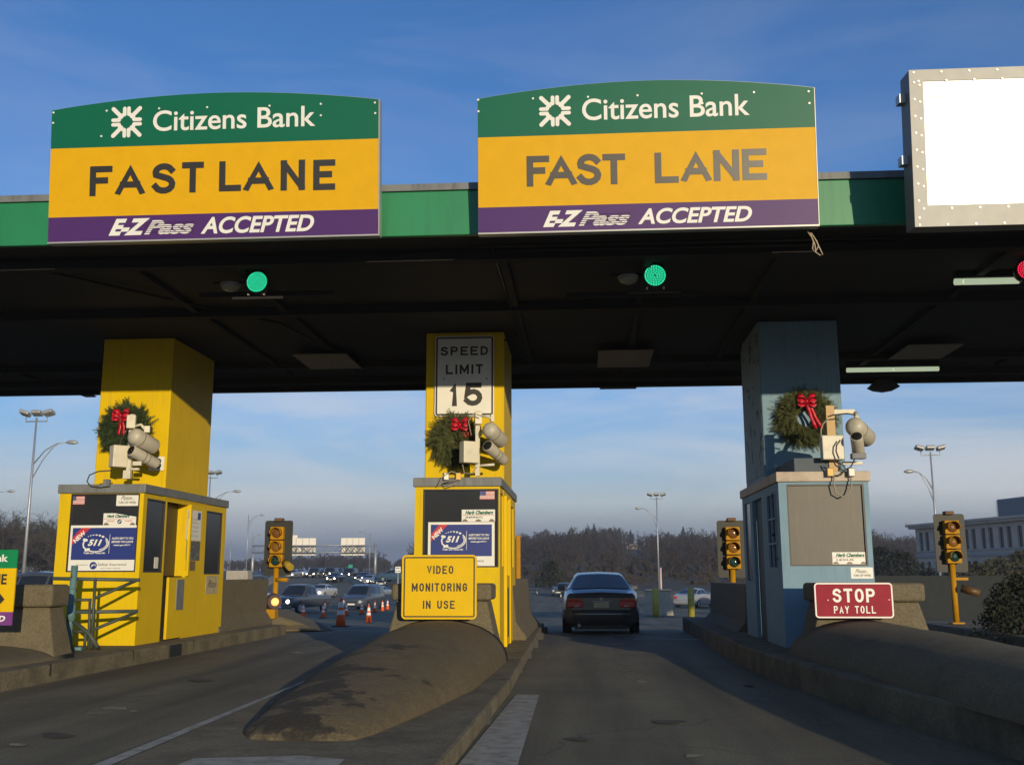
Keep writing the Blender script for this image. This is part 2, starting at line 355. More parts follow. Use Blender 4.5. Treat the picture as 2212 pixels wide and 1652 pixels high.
def smooth(a, b, x): x = max(0, min(1, (x-a)/(b-a))); return x*x*(3-2*x)
def hill(X, Y):
    if Y < 140: return 0.
    a = X/Y                                     # the wooded ridge stands right of the road
    left = smooth(-.16, -.06, a); right = 1 - .45*smooth(.22, .38, a)
    return 11.5*smooth(140, 560, Y)*left*right*(1+.16*math.sin(a*31+1)+.07*math.sin(a*83)) + 2*smooth(300, 700, Y)
YS = sorted(set([-100, -60, -30, 0] + [p[0] for p in PROF if 0 < p[0] < 401] + list(range(28, 160, 4)) + list(range(160, 700, 20)) + [800, 1000, 1500, 2500, 4500]))
def sheet(name, xs, ys, dz, mat, label=None, hh=None, xf=None):
    mb = B(); n = len(xs)
    for y in ys:
        for x in xs:
            X = xf(x, y) if xf else x
            mb.v.append(Vector((X, y, H(y) + (hh(X, y) if hh else 0) + dz)))
    fs = [(j*n+i, j*n+i+1, (j+1)*n+i+1, (j+1)*n+i) for j in range(len(ys)-1) for i in range(n-1)]
    mb.f = fs; mb.sm = [False]*len(fs)
    return mb.build(name, mat, kind='structure', label=label)
XS = [-2500, -1200, -600, -400] + list(range(-300, 401, 20)) + [600, 1200, 2500]
sheet('ground', XS, YS, -.03, earth, hh=hill)
yr = [y for y in YS if -60 <= y <= 120]
sheet('road', [-60, -30, 0, 30, 60], yr, 0, asph)
# the motorway beyond, bending away to the left
def hwL(y): return -35 - (y-100)*.25 if y < 170 else -52.5 - (y-170)*.42
def hwR(y): return 24 - (y-100)*1.5 if y < 132 else (-24 - (y-132)*.42 if y < 200 else -52.6 - (y-200)*.4)
yh = [y for y in YS if 120 <= y <= 500]
sheet('motorway', [0, .25, .5, .75, 1], yh, .004, asph, xf=lambda t, y: (-60+(hwL(y)+60)*min(1, (y-120)/10) if y < 130 else hwL(y))*(1-t) + (60+(hwR(y)-60)*min(1, (y-120)/10) if y < 130 else hwR(y))*t)

def marking(pts, z=.006, name='lane_marking'):   # painted marking: polygon on the ground plane
    mb = B(); mb.add([(p[0], p[1], (H(p[1])) + z) for p in pts], [tuple(range(len(pts)))])
    return mb.build(name, white_worn, kind='structure')
marking([(-.92, 7.0), (-.48, 6.6), (-.52, 11.75), (-.78, 11.75)])
marking([(1.0, 21.65), (2.3, 21.5), (2.3, 21.75), (1.0, 21.9)])
marking([(.3, 23.6), (1.6, 21.95), (1.72, 22.0), (.55, 23.65)], .006)
pale = pm('pale_scuff', (.3, .28, .2), .85, var=.3, scale=20, dirt=(.19, .175, .115), dscale=9, dthr=(.4, .6)); tarp = pm('tar_patch', (.06, .055, .042), .8, var=.3, scale=12)
rs = random.Random(5)
for i, (x, y, w_, h_, m_) in enumerate(((1386, 1472, 13, 2.5, pale), (1500, 1632, 22, 5, pale), (250, 1530, 34, 3, pale), (288, 1536, 12, 2.5, pale), (205, 1541, 24, 2, pale), (642, 1410, 16, 1.6, pale), (1335, 1392, 18, 1.5, pale), (1250, 1597, 30, 5, tarp), (1440, 1560, 40, 4, tarp), (120, 1590, 40, 6, tarp), (1620, 1480, 14, 3, tarp), (430, 1470, 30, 3, tarp), (40, 1610, 20, 3, pale))):
    pts = []
    for k in range(14):
        a = 2*math.pi*k/14; q = rs.uniform(.55, 1.2); p = atZ(x+math.cos(a)*w_*q, y+math.sin(a)*h_*q); pts.append((p.x, p.y))
    mb = B(); mb.add([(p[0], p[1], .005+.0005*i) for p in pts][::-1], [tuple(range(14))]); mb.build('road_scuff', m_, kind='structure')
for k in range(6):
    a, b_ = gnd(640+k*35, 1341-k*4.2), gnd(668+k*35, 1337.5-k*4.2)
    marking([(a.x, a.y-.2), (b_.x, b_.y-.2), (b_.x, b_.y+.35), (a.x, a.y+.35)])
for (x0, y0, x1, y1, wd) in ((720, 1362, 790, 1361, .5), (480, 1276, 640, 1262, .3), (700, 1280, 830, 1266, .2), (655, 1296, 700, 1283, .2)):
    a, b_ = gnd(x0, y0), gnd(x1, y1); marking([(a.x, a.y), (b_.x, b_.y), (b_.x, b_.y+wd), (a.x, a.y+wd)])

# ------------------------------------------------------------------ toll islands
def island(name, edge, h, label):
    mb = B(); n = len(edge)
    top = [Vector((x, y, h)) for x, y in edge]; bot = [Vector((x, y, -.02)) for x, y in edge]
    mb.add(bot+top, [tuple(range(n, 2*n))] + [(i, (i+1) % n, n+(i+1) % n, n+i) for i in range(n)])
    return mb.build(name, kerbm, kind='structure', label=label, bev=.03)
island('toll_island', [(-6.72, 12), (-6.7, 23.1), (-9.3, 23.1), (-9.3, 5), (-6.95, 5)], .22, 'concrete kerbed island under the left yellow booth')
island('toll_island', [(-.98, 4.8), (-.86, 12), (-1.02, 26), (-2.95, 26), (-3.2, 12), (-3.0, 4.8)], .13, 'concrete kerbed island under the middle booth and rounded mound')
island('toll_island', [(3.75, 3), (3.12, 7.8), (2.72, 10.05), (2.4, 13), (2.25, 15.6), (2.35, 25.5), (4.55, 25.5), (4.6, 14), (4.9, 3)], .3, 'concrete kerbed island under the pale blue booth')
island('toll_island', [(7.9, 17), (7.9, 26), (10, 26), (10, 17)], .18, 'kerbed island at the far right under the amber signal')
marking([(-2.75, 4.9), (-1.5, 4.9), (-1.58, 6.9), (-1.9, 7.02), (-2.58, 6.88)], .136, 'painted_nose')
B().add([(-3.12, 4.8, .134), (-2.98, 4.8, .134), (-3.16, 11.8, .134), (-3.2, 11.9, .134)], [(0, 1, 2, 3)]).build('kerb_marking', white_worn, kind='structure')
B().add([(-3.2, 4.8, .006), (-3.02, 4.8, .006), (-3.22, 11.8, .006), (-3.3, 11.9, .006)], [(0, 1, 2, 3)]).build('kerb_marking', white_worn, kind='structure')
# kerb joint and drain mouth of the left island
B().box(-6.725, -6.70, 16.55, 17.05, .01, .2).build('drain_mouth', black, kind='structure')

for (x, y0_, y1_, z) in ((-6.71, 8, 23, .22), (-.9, 9.5, 24, .13)):
    y = y0_
    while y < y1_:
        e = -.86+(-.12 if y < 9 else 0) if x == -.9 else x
        B().box(e-.3, e+.004, y, y+.018, z-.14, z+.002).build('kerb_joint', black, kind='structure'); y += 2.4
def mound(name, st, z0, mat, label):   # st: (y, cx, half width, height)
    mb = B(); n = 20; rows = len(st)
    for (y, cx, hw, h) in st:
        for k in range(n+1):
            a = math.pi*k/n; c = math.cos(a); s_ = math.sin(a)
            x = cx + hw*(abs(c)**.92)*(1 if c > 0 else -1); z = z0 + h*s_**.95
            p = Vector((x, y, z)); q = noise.noise(p*1.1)*.022 + noise.noise(p*5)*.005
            mb.v.append(p + Vector((0, -q*.5, q*min(1, s_*2))))
    mb.f = [(j*(n+1)+k, j*(n+1)+k+1, (j+1)*(n+1)+k+1, (j+1)*(n+1)+k) for j in range(rows-1) for k in range(n)]
    mb.f.append(tuple(range(n+1))); mb.f.append(tuple((rows-1)*(n+1)+k for k in range(n+1))[::-1]); mb.sm = [True]*(len(mb.f)-2) + [False]*2
    return mb.build(name, mat, label=label, cat='concrete mound', fix=True)
def interp(tab, k):
    out = []
    for a, b_ in zip(tab, tab[1:]):
        for i in range(k): t = i/k; out.append(tuple(p+(q-p)*t for p, q in zip(a, b_)))
    return out+[tab[-1]]
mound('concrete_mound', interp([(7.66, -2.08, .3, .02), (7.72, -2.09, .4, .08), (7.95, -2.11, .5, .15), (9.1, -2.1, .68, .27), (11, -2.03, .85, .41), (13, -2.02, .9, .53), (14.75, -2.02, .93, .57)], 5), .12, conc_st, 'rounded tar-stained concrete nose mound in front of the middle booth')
mound('concrete_mound', interp([(3.4, 4.0, .5, .1), (4.2, 3.95, .6, .28), (6, 3.85, .68, .36), (8.4, 3.68, .7, .41), (11, 3.58, .76, .43), (13.7, 3.5, .9, .45)], 5), .28, conc, 'long rounded concrete mound in front of the stop pay toll sign')
mound('concrete_mound', interp([(6, -8.3, .4, .05), (8, -8.2, .9, .15), (11, -8.12, 1.05, .2), (13.9, -8.05, 1.1, .22)], 5), .2, conc, 'concrete mound at the left edge below the cut-off bank sign')

def end_block(x0, x1, y0, y1, z0, z1, label, name='concrete_barrier', flare=.16, cap=.24, mat=conc):
    t = thing(name, label, 'barrier', ((x0+x1)/2, (y0+y1)/2, z0))
    zc = z1-cap; i = .03
    B().frustum([(x0-flare, y0-flare*.6, z0), (x1+flare, y0-flare*.6, z0), (x1+flare, y1, z0), (x0-flare, y1, z0)], [(x0+i, y0+i, zc), (x1-i, y0+i, zc), (x1-i, y1-i, zc), (x0+i, y1-i, zc)]).build('base', mat, t, bev=.03)
    B().box(x0-.04, x1+.04, y0-.05, y1, zc+.002, z1).build('cap', mat, t, bev=.05, seg=3)
    return t
end_block(-2.72, -1.36, 14.75, 15.5, .12, 1.19, 'concrete end block behind the video monitoring sign')
end_block(3.0, 4.32, 13.7, 14.4, .2, 1.2, 'concrete end block behind the stop pay toll sign')
lb = at(0, 1262, 13.5); rb = at(112, 1262, 13.5)
end_block(lb.x-1.0, rb.x, 13.5, 13.95, .2, at(60, 1262, 13.5).z, 'concrete end block with a dark slot left of the pipe railing', cap=.3)
def jersey(p0, p1, z0, h, label, name='jersey_barrier', wb=.3, wt=.09, mat=conc, dropcap=0):
    p0, p1 = Vector((*p0, 0)), Vector((*p1, 0)); d = (p1-p0).normalized(); n = Vector((-d.y, d.x, 0))
    prof = [(-wb, 0), (wb, 0), (wb, .08), (wb*.55, .3*h), (wt, h), (-wt, h), (-wb*.55, .3*h), (-wb, .08)]
    mb = B(); vs = [p + n*a + Vector((0, 0, z0+b_)) for p in (p0, p1-d*dropcap) for a, b_ in prof]
    mb.add(vs, [tuple(range(8))[::-1], tuple(range(8, 16))] + [(i, (i+1) % 8, 8+(i+1) % 8, 8+i) for i in range(8)])
    return mb.build(name, mat, label=label, cat='barrier', bev=.02, fix=True)
jersey((-7.45, 19.95), (-7.45, 23.4), .2, 1.02, 'concrete barrier behind the left yellow booth', wb=.34, wt=.22)
jersey((-1.5, 19.2), (-1.5, 24.6), .12, 1.1, 'concrete barrier behind the middle yellow booth', wb=.42, wt=.16)
jersey((3.1, 19.0), (3.1, 24.2), .18, .95, 'dark concrete barrier behind the pale blue booth', wb=.42, wt=.2)
# low dark kerbed block in the shade past the left island
B().frustum([(-7.8, 23.5, 0), (-6.35, 24.6, 0), (-6.3, 26.4, -.1), (-7.8, 26.4, -.1)], [(-7.6, 23.9, .5), (-6.75, 24.8, .16), (-6.7, 26.1, .1), (-7.6, 26.1, .5)]).build('concrete_ramp', conc, label='low sloping concrete end of the left island in shade', cat='barrier', bev=.08)

# ------------------------------------------------------------------ canopy
CZ = 5.42; CF = 11.84; CB = 22.0
can = thing('toll_canopy', 'long flat toll plaza roof with green front edge on yellow and blue columns', 'canopy', (-3, 17, 0))
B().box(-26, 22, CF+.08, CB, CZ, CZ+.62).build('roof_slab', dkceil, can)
B().box(-26, 22, CF, CF+.078, CZ-.02, CZ+.55).build('fascia', gfas, can, bev=.01)
B().box(-26, 22, CF-.03, CF+.16, CZ+.553, CZ+.64).build('fascia_cap', capm, can)
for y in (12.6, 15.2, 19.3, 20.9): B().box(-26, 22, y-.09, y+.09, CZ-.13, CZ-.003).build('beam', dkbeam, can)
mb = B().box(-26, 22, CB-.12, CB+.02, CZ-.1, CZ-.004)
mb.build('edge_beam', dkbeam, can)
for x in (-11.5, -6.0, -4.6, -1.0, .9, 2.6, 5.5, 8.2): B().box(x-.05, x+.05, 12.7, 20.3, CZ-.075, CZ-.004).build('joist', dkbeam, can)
def conduit(pts, r=.022): B().tube(pts, r, 6).build('conduit', cablel if r > .03 else dkbeam, can)
conduit([(-1.1, 12.2, CZ-.05), (-1.05, 16.8, CZ-.1), (-1.35, 17.1, CZ-.15)]); conduit([(-1.4, 12.2, CZ-.05), (4, 12.25, CZ-.05)]); conduit([(-1.3, 12.4, CZ-.05), (4, 12.45, CZ-.05)])
conduit([(-7.5, 12.5, CZ-.05), (-4.9, 15.9, CZ-.06), (-4.2, 20, CZ-.06)])
def column(x0, x1, y0, y1, m, zb, label):
    c = B().box(x0, x1, y0, y1, zb, CZ-.006).build('column', m, can, label=label, bev=.02)
    return c
colL = column(-8.4, -7.13, 17, 19, yel, 2.6, 'yellow column with a wreath, behind the left booth')
colC = column(-2.66, -1.32, 17, 18.9, yel, 2.6, 'yellow column carrying the speed limit sign')
colR = column(2.92, 4.2, 16.6, 18.5, blu, 2.6, 'pale blue column with cracked paint on its left side')
B().box(2.914, 2.918, 16.63, 18.47, 2.9, CZ-.02).build('peeling_paint', blu_worn, colR)
# trim corner angle strips
for x, yy in ((-7.13, 17), (-1.32, 17)): B().box(x-.012, x+.006, yy-.006, yy+.03, 2.9, CZ-.02).build('corner_trim', yel, can)

# ------------------------------------------------------------------ booths
def booth(name, label, x0, x1, y0, y1, z0, z1, wall, capmat, side=1, glass=glassd, win=None):
    t = thing(name, label, 'toll booth', ((x0+x1)/2, (y0+y1)/2, z0))
    # front wall ring round the window, in pieces butted end to end
    wx0, wz0, wx1, wz1 = win
    th = .06
    B().box(x0, wx0, y0, y0+th, z0, z1-.16).box(wx1, x1, y0, y0+th, z0, z1-.16).box(wx0, wx1, y0, y0+th, z0, wz0).box(wx0, wx1, y0, y0+th, wz1, z1-.16).build('front_wall', wall, t)
    B().box(wx0, wx1, y0+.03, y0+.045, wz0, wz1).build('front_window', glass, t)
    fr = B(); g = .022
    for b_ in ((wx0, wx0+g, wz0, wz1), (wx1-g, wx1, wz0, wz1), (wx0+g, wx1-g, wz0, wz0+g), (wx0+g, wx1-g, wz1-g, wz1)): fr.box(b_[0], b_[1], y0+.003, y0+.029, b_[2], b_[3])
    fr.build('window_frame', black, t)
    B().box(x0-.03, x1+.03, y0-.03, y1+.05, z1-.155, z1-.01).build('roof_cap', capmat, t, bev=.012)
    B().box(x0+th, x1-th, y1-th, y1, z0, z1-.16).build('rear_wall', wall, t)
    return t
WT = .06
# --- left booth (front Y 16.2)
LX0, LX1, LY0, LY1 = -8.56, -7.14, 16.2, 20.1
FL = Face((LX0, LY0, 0), (1, 0, 0), (0, 0, 1))
b = FL.bx(148, 1066, 297, 1235)
bl = booth('toll_booth', 'yellow toll booth with poster window behind the teal pipe railing', LX0, LX1, LY0, LY1, .22, 2.79, yel, capm, win=(LX0+b[0]+.0, b[1], LX0+b[2], b[3]))
FS = Face((LX1, LY0, 0), (0, 1, 0), (0, 0, 1))
def side_wall(t, F_, x, xin, openings, y1, z0, z1, wall):
    """wall on the plane x from y0 to y1 with rectangular openings [(u0,v0,u1,v1)] sorted along u"""
    mb = B(); u = 0
    lo, hi = min(x, xin), max(x, xin); y0 = F_.O.y
    for (a, v0, c_, v1) in openings:
        mb.box(lo, hi, y0+u+(.06 if u == 0 else 0), y0+a, z0, z1)
        if v0 > z0+.01: mb.box(lo, hi, y0+a, y0+c_, z0, v0)
        mb.box(lo, hi, y0+a, y0+c_, v1, z1); u = c_
    mb.box(lo, hi, y0+u, y1, z0, z1)
    return mb.build('side_wall', wall, t)
w1 = FS.bx(316, 1066, 355, 1236); w2 = FS.bx(445, 1093, 479, 1240); dr = FS.bx(358, 1078, 402, 1246); 
w1 = (.1, 1.35, .78, 2.56); dr = (.86, .22, 1.72, 2.56); w2 = (2.6, 1.35, 3.3, 2.5)
w1 = (FS.uv(314, 1150)[0], FS.uv(335, 1236)[1], FS.uv(355, 1150)[0], 2.56)
dr = (FS.uv(358, 1150)[0], .22, FS.uv(405, 1150)[0], 2.56)
w2 = (FS.uv(443, 1180)[0], FS.uv(460, 1240)[1], FS.uv(478, 1180)[0], 2.52)
side_wall(bl, FS, LX1, LX1-WT, [w1, dr, w2], LY1, .22, 2.63, yel)
mb = B(); mb.box(LX1-.04, LX1-.025, LY0+w1[0], LY0+w1[2], w1[1], w1[3]); mb.build('side_window', glassd, bl)
mb = B(); mb.box(LX1-.04, LX1-.025, LY0+w2[0], LY0+w2[2], w2[1], w2[3]); mb.build('side_window', glassd, bl)
for q in (w1, w2):
    mb = B(); g = .03
    for a0, a1, v0, v1 in ((q[0], q[0]+g, q[1], q[3]), (q[2]-g, q[2], q[1], q[3]), (q[0]+g, q[2]-g, q[1], q[1]+g), (q[0]+g, q[2]-g, q[3]-g, q[3])): mb.box(LX1-.024, LX1-.004, LY0+a0, LY0+a1, v0, v1)
    mb.build('window_frame', black, bl)
# door recess: half door below, panel coloured like the shaded inside above
B().box(LX1-.26, LX1-.2, LY0+dr[0], LY0+dr[2], 1.3, 2.56).build('door_infill', pm('dim_yellow_interior', (.06, .045, .015), .5), bl)  # shade of the open doorway put into the panel's colour
ldz = 1.28
drm = B().box(LX1-.03, LX1+.02, LY0+FS.uv(352, 1320)[0]+.14, LY0+dr[2]-.003, .24, ldz).build('half_door', yel, bl, bev=.008)
B().box(LX1+.021, LX1+.04, LY0+FS.uv(378, 1270)[0], LY0+FS.uv(393, 1270)[0], FS.uv(385, 1316)[1], FS.uv(385, 1251)[1]).build('pull_plate', capm, drm)
B().box(LX1-.2, LX1+.05, LY0+dr[2]+.001, LY0+dr[2]+.06, 1.3, 2.57).build('door_jamb', yel, bl, label='sunlit upper door jamb')
B().box(LX1-.2, LX1-.02, LY0+dr[0]-.0, LY0+dr[0]+.03, .24, 2.56).build('door_post', yel, bl)
B().box(LX1-.9, LX1-.27, LY0+dr[0]-.4, LY0+dr[2]+.4, .23, 2.5).build('dark_interior', pm('booth_interior', (.03, .025, .015), .9), bl)  # solid dark block in place of the booth's shaded inside
# --- centre booth
CX0, CX1, CY0, CY1 = -2.7, -1.33, 16.3, 20.0
FC = Face((CX0, CY0, 0), (1, 0, 0), (0, 0, 1))
b = FC.bx(913, 1056, 1077, 1225)
bc = booth('toll_booth', 'yellow toll booth behind the video monitoring sign, under the speed limit column', CX0, CX1, CY0, CY1, .13, 2.86, yel, capm, win=(CX0+b[0], b[1], CX0+b[2], b[3]))
FCS = Face((CX1, CY0, 0), (0, 1, 0), (0, 0, 1))
o1 = (.15, 1.45, .75, 2.62); o2 = (.85, .13, 1.75, 2.62); o3 = (2.5, 1.45, 3.2, 2.55)
side_wall(bc, FCS, CX1, CX1-WT, [o1, o2, o3], CY1, .13, 2.7, yel)
for o_ in (o1, o3): B().box(CX1-.04, CX1-.025, CY0+o_[0], CY0+o_[2], o_[1], o_[3]).build('side_window', glassd, bc)
B().box(CX1-.2, CX1-.15, CY0+.86, CY0+1.74, 1.3, 2.6).build('door_infill', glassd, bc)
B().box(CX1-.15, CX1+.05, CY0+1.751, CY0+1.8, .15, 2.62).build('door_jamb', yel, bc)
B().box(CX1+.0, CX1+.05, CY0+.86, CY0+.92, .15, 2.62).build('door_post', yel, bc)
hd = B().box(CX1-.03, CX1+.03, CY0+.93, CY0+1.74, .16, 1.3).build('half_door', yel, bc)
B().box(CX1+.031, CX1+.06, CY0+1.0, CY0+1.15, .3, 1.1).build('pull_plate', black, hd)
# --- right booth (pale blue)
RX0, RX1, RY0, RY1 = 2.8, 4.07, 14.9, 18.3
FR = Face((RX0, RY0, 0), (1, 0, 0), (0, 0, 1))
b = FR.bx(1698, 1045, 1872, 1222)
br = booth('toll_booth', 'pale blue toll booth behind the stop pay toll sign', RX0, RX1, RY0, RY1, .2, 2.77, blu, capl, glass=mesh_pan, win=(RX0+b[0]+.03, b[1], RX0+b[2]-.01, b[3]))
FRS = Face((RX0, RY0, 0), (0, 1, 0), (0, 0, 1))
o1 = (.28, 1.38, .95, 2.5); o2 = (1.45, .2, 2.35, 2.5); o3 = (2.6, 1.2, 3.15, 2.5)
side_wall(br, FRS, RX0, RX0+WT, [o1, o2, o3], RY1, .2, 2.61, blu)
B().box(RX0+.02, RX0+.035, RY0+.28, RY0+.95, 1.38, 2.5).build('side_window', glassd, br)
B().box(RX0+.02, RX0+.035, RY0+2.6, RY0+3.15, 1.2, 2.5).build('side_window', glassd, br)
mb = B()
for z in (1.38, 1.74, 2.1, 2.47): mb.box(RX0-.01, RX0+.019, RY0+.28, RY0+.95, z, z+.03)
for y in (.28, .6, .92): mb.box(RX0-.012, RX0+.018, RY0+y, RY0+y+.03, 1.411, 2.469)
mb.build('window_frame', blu_worn, br)
B().box(RX0+.062, RX0+.1, RY0+1.46, RY0+2.34, .21, 2.5).build('door', pm('dark_blue_door', (.03, .045, .055), .6), br)
B().box(3.08, 3.75, 15.1, 16.5, 2.765, 2.98).build('roof_box', pm('slate_box', (.07, .09, .11), .7), br, bev=.01)

# ------------------------------------------------------------------ the two big bank signs and the display
TILT = R(5.5)
def big_sign(label, tl, tr, bl_, br_, apex, gy, yp, logo, bank, fast, ez, pas, acc, fcol, rivets):
    Y0 = 11.52
    p = at((bl_[0]), bl_[1], Y0); q = at(br_[0], br_[1], Y0)
    O = Vector((p.x, Y0, (p.z+q.z)/2)); Vv = Vector((0, -math.sin(TILT), math.cos(TILT)))
    Fc = Face(O, (1, 0, 0), Vv)
    W = q.x-p.x; top = (Fc.uv(*tl)[1] + Fc.uv(*tr)[1])/2; ap = Fc.uv(*apex)[1]
    g = (Fc.uv(*gy[0])[1] + Fc.uv(*gy[1])[1])/2; y_ = (Fc.uv(*yp[0])[1] + Fc.uv(*yp[1])[1])/2
    t = thing('lane_sign', label, 'sign', O)
    def arc(z): return [(W*(1-k/24), top + (ap-top)*math.sin(math.pi*k/24)**.9) for k in range(25)]
    outer = [(0, 0), (W, 0)] + arc(0)
    Fc.poly(B(), [(-.004, -.02), (W+.012, -.02)] + [(u+(.012 if u > W/2 else -.004), v+.004) for u, v in arc(0)], -.14, -.004).build('cabinet', alum, t)
    Fc.poly(B(), [(0, g), (W, g)] + arc(0), -.003, .004).build('green_panel', s_green, t)
    Fc.rect(B(), (0, y_, W, g), -.003, .0045).build('yellow_panel', s_yel, t)
    Fc.rect(B(), (0, 0, W, y_), -.003, .0042).build('purple_panel', s_pur, t)
    Fc.rect(B(), (0, -.028, W, -.002), -.003, .012).rect if False else None
    mb = B(); Fc.rect(mb, (-.004, -.02, W+.01, -.001), -.003, .01); Fc.rect(mb, (W+.001, 0, W+.01, top), -.003, .01); mb.build('edge_trim', alum, t)
    lb_ = Fc.bx(*logo); cx, cy = (lb_[0]+lb_[2])/2, (lb_[1]+lb_[3])/2; r = (lb_[2]-lb_[0])/2
    mb = B(); h = .006
    for sx in (-1, 1):
        for sy in (-1, 1):
            k = lambda a, b2: (cx+sx*a*r, cy+sy*b2*r)
            h = capsule(Fc, mb, [k(.14, .86), k(.14, .48), k(.4, .4)], r*.115, h)
            h = capsule(Fc, mb, [k(.86, .14), k(.48, .14), k(.4, .4)], r*.115, h)
            h = capsule(Fc, mb, [k(.84, .84), k(.34, .34)], r*.13, h)
    mb.build('logo', s_white, t)
    text(Fc, 'Citizens Bank', Fc.bx(*bank), s_white, t, bold=.012)
    mb = B()
    for ch, bx_ in zip('FASTLANE', fast): stroke_glyph(mb, Fc, ch, Fc.bx(*bx_), .079, .008)
    mb.build('lettering', fcol, t)
    text(Fc, 'E-Z', Fc.bx(*ez), s_white, t, bold=.05, shear=.45)
    pb = Fc.bx(*pas); text(Fc, 'Pass', pb, s_white, t, bold=.04, shear=.4)
    mb = B(); n = 7
    for k in range(1, n):
        v = pb[1] + (pb[3]-pb[1])*k/n; Fc.rect(mb, (pb[0]+.0, v-.0045, pb[2], v+.0045), .009, .0105)
    mb.build('stripe', s_pur, t)
    text(Fc, 'ACCEPTED', Fc.bx(*acc), s_white, t, bold=.028, shear=.25)
    mb = B()
    for (x, y) in rivets:
        u, v = Fc.uv(x, y); Fc.poly(mb, ellipse(u, v, .013, .013, 8), .004, .012)
    mb.build('rivet', alum_l, t)
    return t
def z1(x, y): return (.3906*x, 172.8+.3906*y)
def z2(x, y): return (993.7+.3711*x, 155.5+.3711*y)
def bxz(z, x0, x1, y0, y1): return (*z(x0, y0), *z(x1, y1))
big_sign('left green and yellow bank sign reading FAST LANE in dark black letters', z1(285, 168), z1(2085, 112), z1(265, 895), z1(2092, 855), z1(1270, 70),
    (z1(280, 378), z1(2085, 330)), (z1(268, 760), z1(2090, 717)), bxz(z1, 615, 790, 148, 323), bxz(z1, 848, 1745, 157, 272),
    [bxz(z1, *q) for q in ((498, 622, 478, 643), (642, 802, 470, 637), (842, 972, 462, 630), (1007, 1128, 455, 624), (1213, 1335, 450, 617), (1350, 1512, 450, 615), (1553, 1688, 444, 612), (1733, 1855, 442, 610))],
    bxz(z1, 603, 830, 768, 860), bxz(z1, 800, 1075, 775, 853), bxz(z1, 1112, 1738, 752, 845), s_black,
    [z1(*q) for q in ((298, 183), (592, 173), (882, 160), (1147, 153), (1492, 145), (1775, 135), (2074, 128), (296, 240), (2076, 186), (562, 313), (1775, 198))])
big_sign('right green and yellow bank sign reading FAST LANE in faded grey letters', z2(93, 153), z2(2040, 100), z2(108, 940), z2(2087, 885), z2(1180, 48),
    (z2(98, 380), z2(2055, 327)), (z2(105, 792), z2(2080, 738)), bxz(z2, 458, 648, 135, 325), bxz(z2, 710, 1685, 143, 270),
    [bxz(z2, *q) for q in ((388, 520, 490, 668), (500, 678, 485, 663), (680, 822, 478, 660), (830, 962, 478, 655), (1133, 1272, 470, 648), (1287, 1460, 462, 640), (1475, 1625, 455, 635), (1642, 1785, 448, 630))],
    bxz(z2, 483, 715, 808, 902), bxz(z2, 690, 990, 812, 894), bxz(z2, 1035, 1700, 788, 880), s_grey,
    [z2(*q) for q in ((106, 165), (425, 157), (745, 148), (1033, 139), (1406, 129), (1710, 121), (2028, 116), (108, 232), (2033, 184), (1410, 185))])
# variable message display
vY = 10.95
p = at(1976, 491, vY); O = Vector((p.x, vY, p.z)); VT = R(6.2)
FV = Face(O, (1, 0, 0), (0, -math.sin(VT), math.cos(VT)))
vW = 4.3; vH = FV.uv(1962, 153)[1]
vm = thing('message_display', 'big grey framed display with blank glaring white screen at top right', 'display sign', O)
mb = B(); FV.rect(mb, (0, 0, vW, vH), -.3, -.004); mb.build('case', pm('display_case', (.16, .165, .16), .55, .2, var=.1), vm, bev=.01)
s0 = FV.uv(2004, 444); s1 = FV.uv(1992, 177); x_in, zb, zt = s0[0], s0[1], s1[1]
frm = pm('display_frame', (.3, .3, .28), .5, .1, var=.1, scale=5)
mb = B()
for r_ in ((0, 0, vW, zb), (0, zt, vW, vH), (0, zb, x_in, zt), (vW-.3, zb, vW, zt)): FV.rect(mb, r_, -.003, .014)
mb.build('front_frame', frm, vm)
scr = pm('display_screen', (.8, .8, .76), .2, 0, var=.03, spec=.9, coat=.6)
FV.rect(B(), (x_in, zb, vW-.3, zt), -.003, .004).build('screen', scr, vm)
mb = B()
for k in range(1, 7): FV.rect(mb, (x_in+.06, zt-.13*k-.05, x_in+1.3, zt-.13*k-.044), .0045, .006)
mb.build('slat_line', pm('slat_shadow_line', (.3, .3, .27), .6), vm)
mb = B()
for k in range(14):
    for (u, v) in ((.05+k*.3, vH-.03), (.1+k*.3, vH-.13), (.1+k*.3, .2), (.05+k*.3, .02), (.05, .1+k*.19), (x_in-.04, .45+k*.19)):
        if v < vH and u < vW: FV.poly(mb, ellipse(u, v, .012, .012, 8), .014, .02)
mb.build('rivet', alum_l, vm)
for v in (vH*.82, vH*.42): FV.rect(B(), (-.07, v, -.001, v+.1), -.26, -.12).build('bracket', steel, vm)

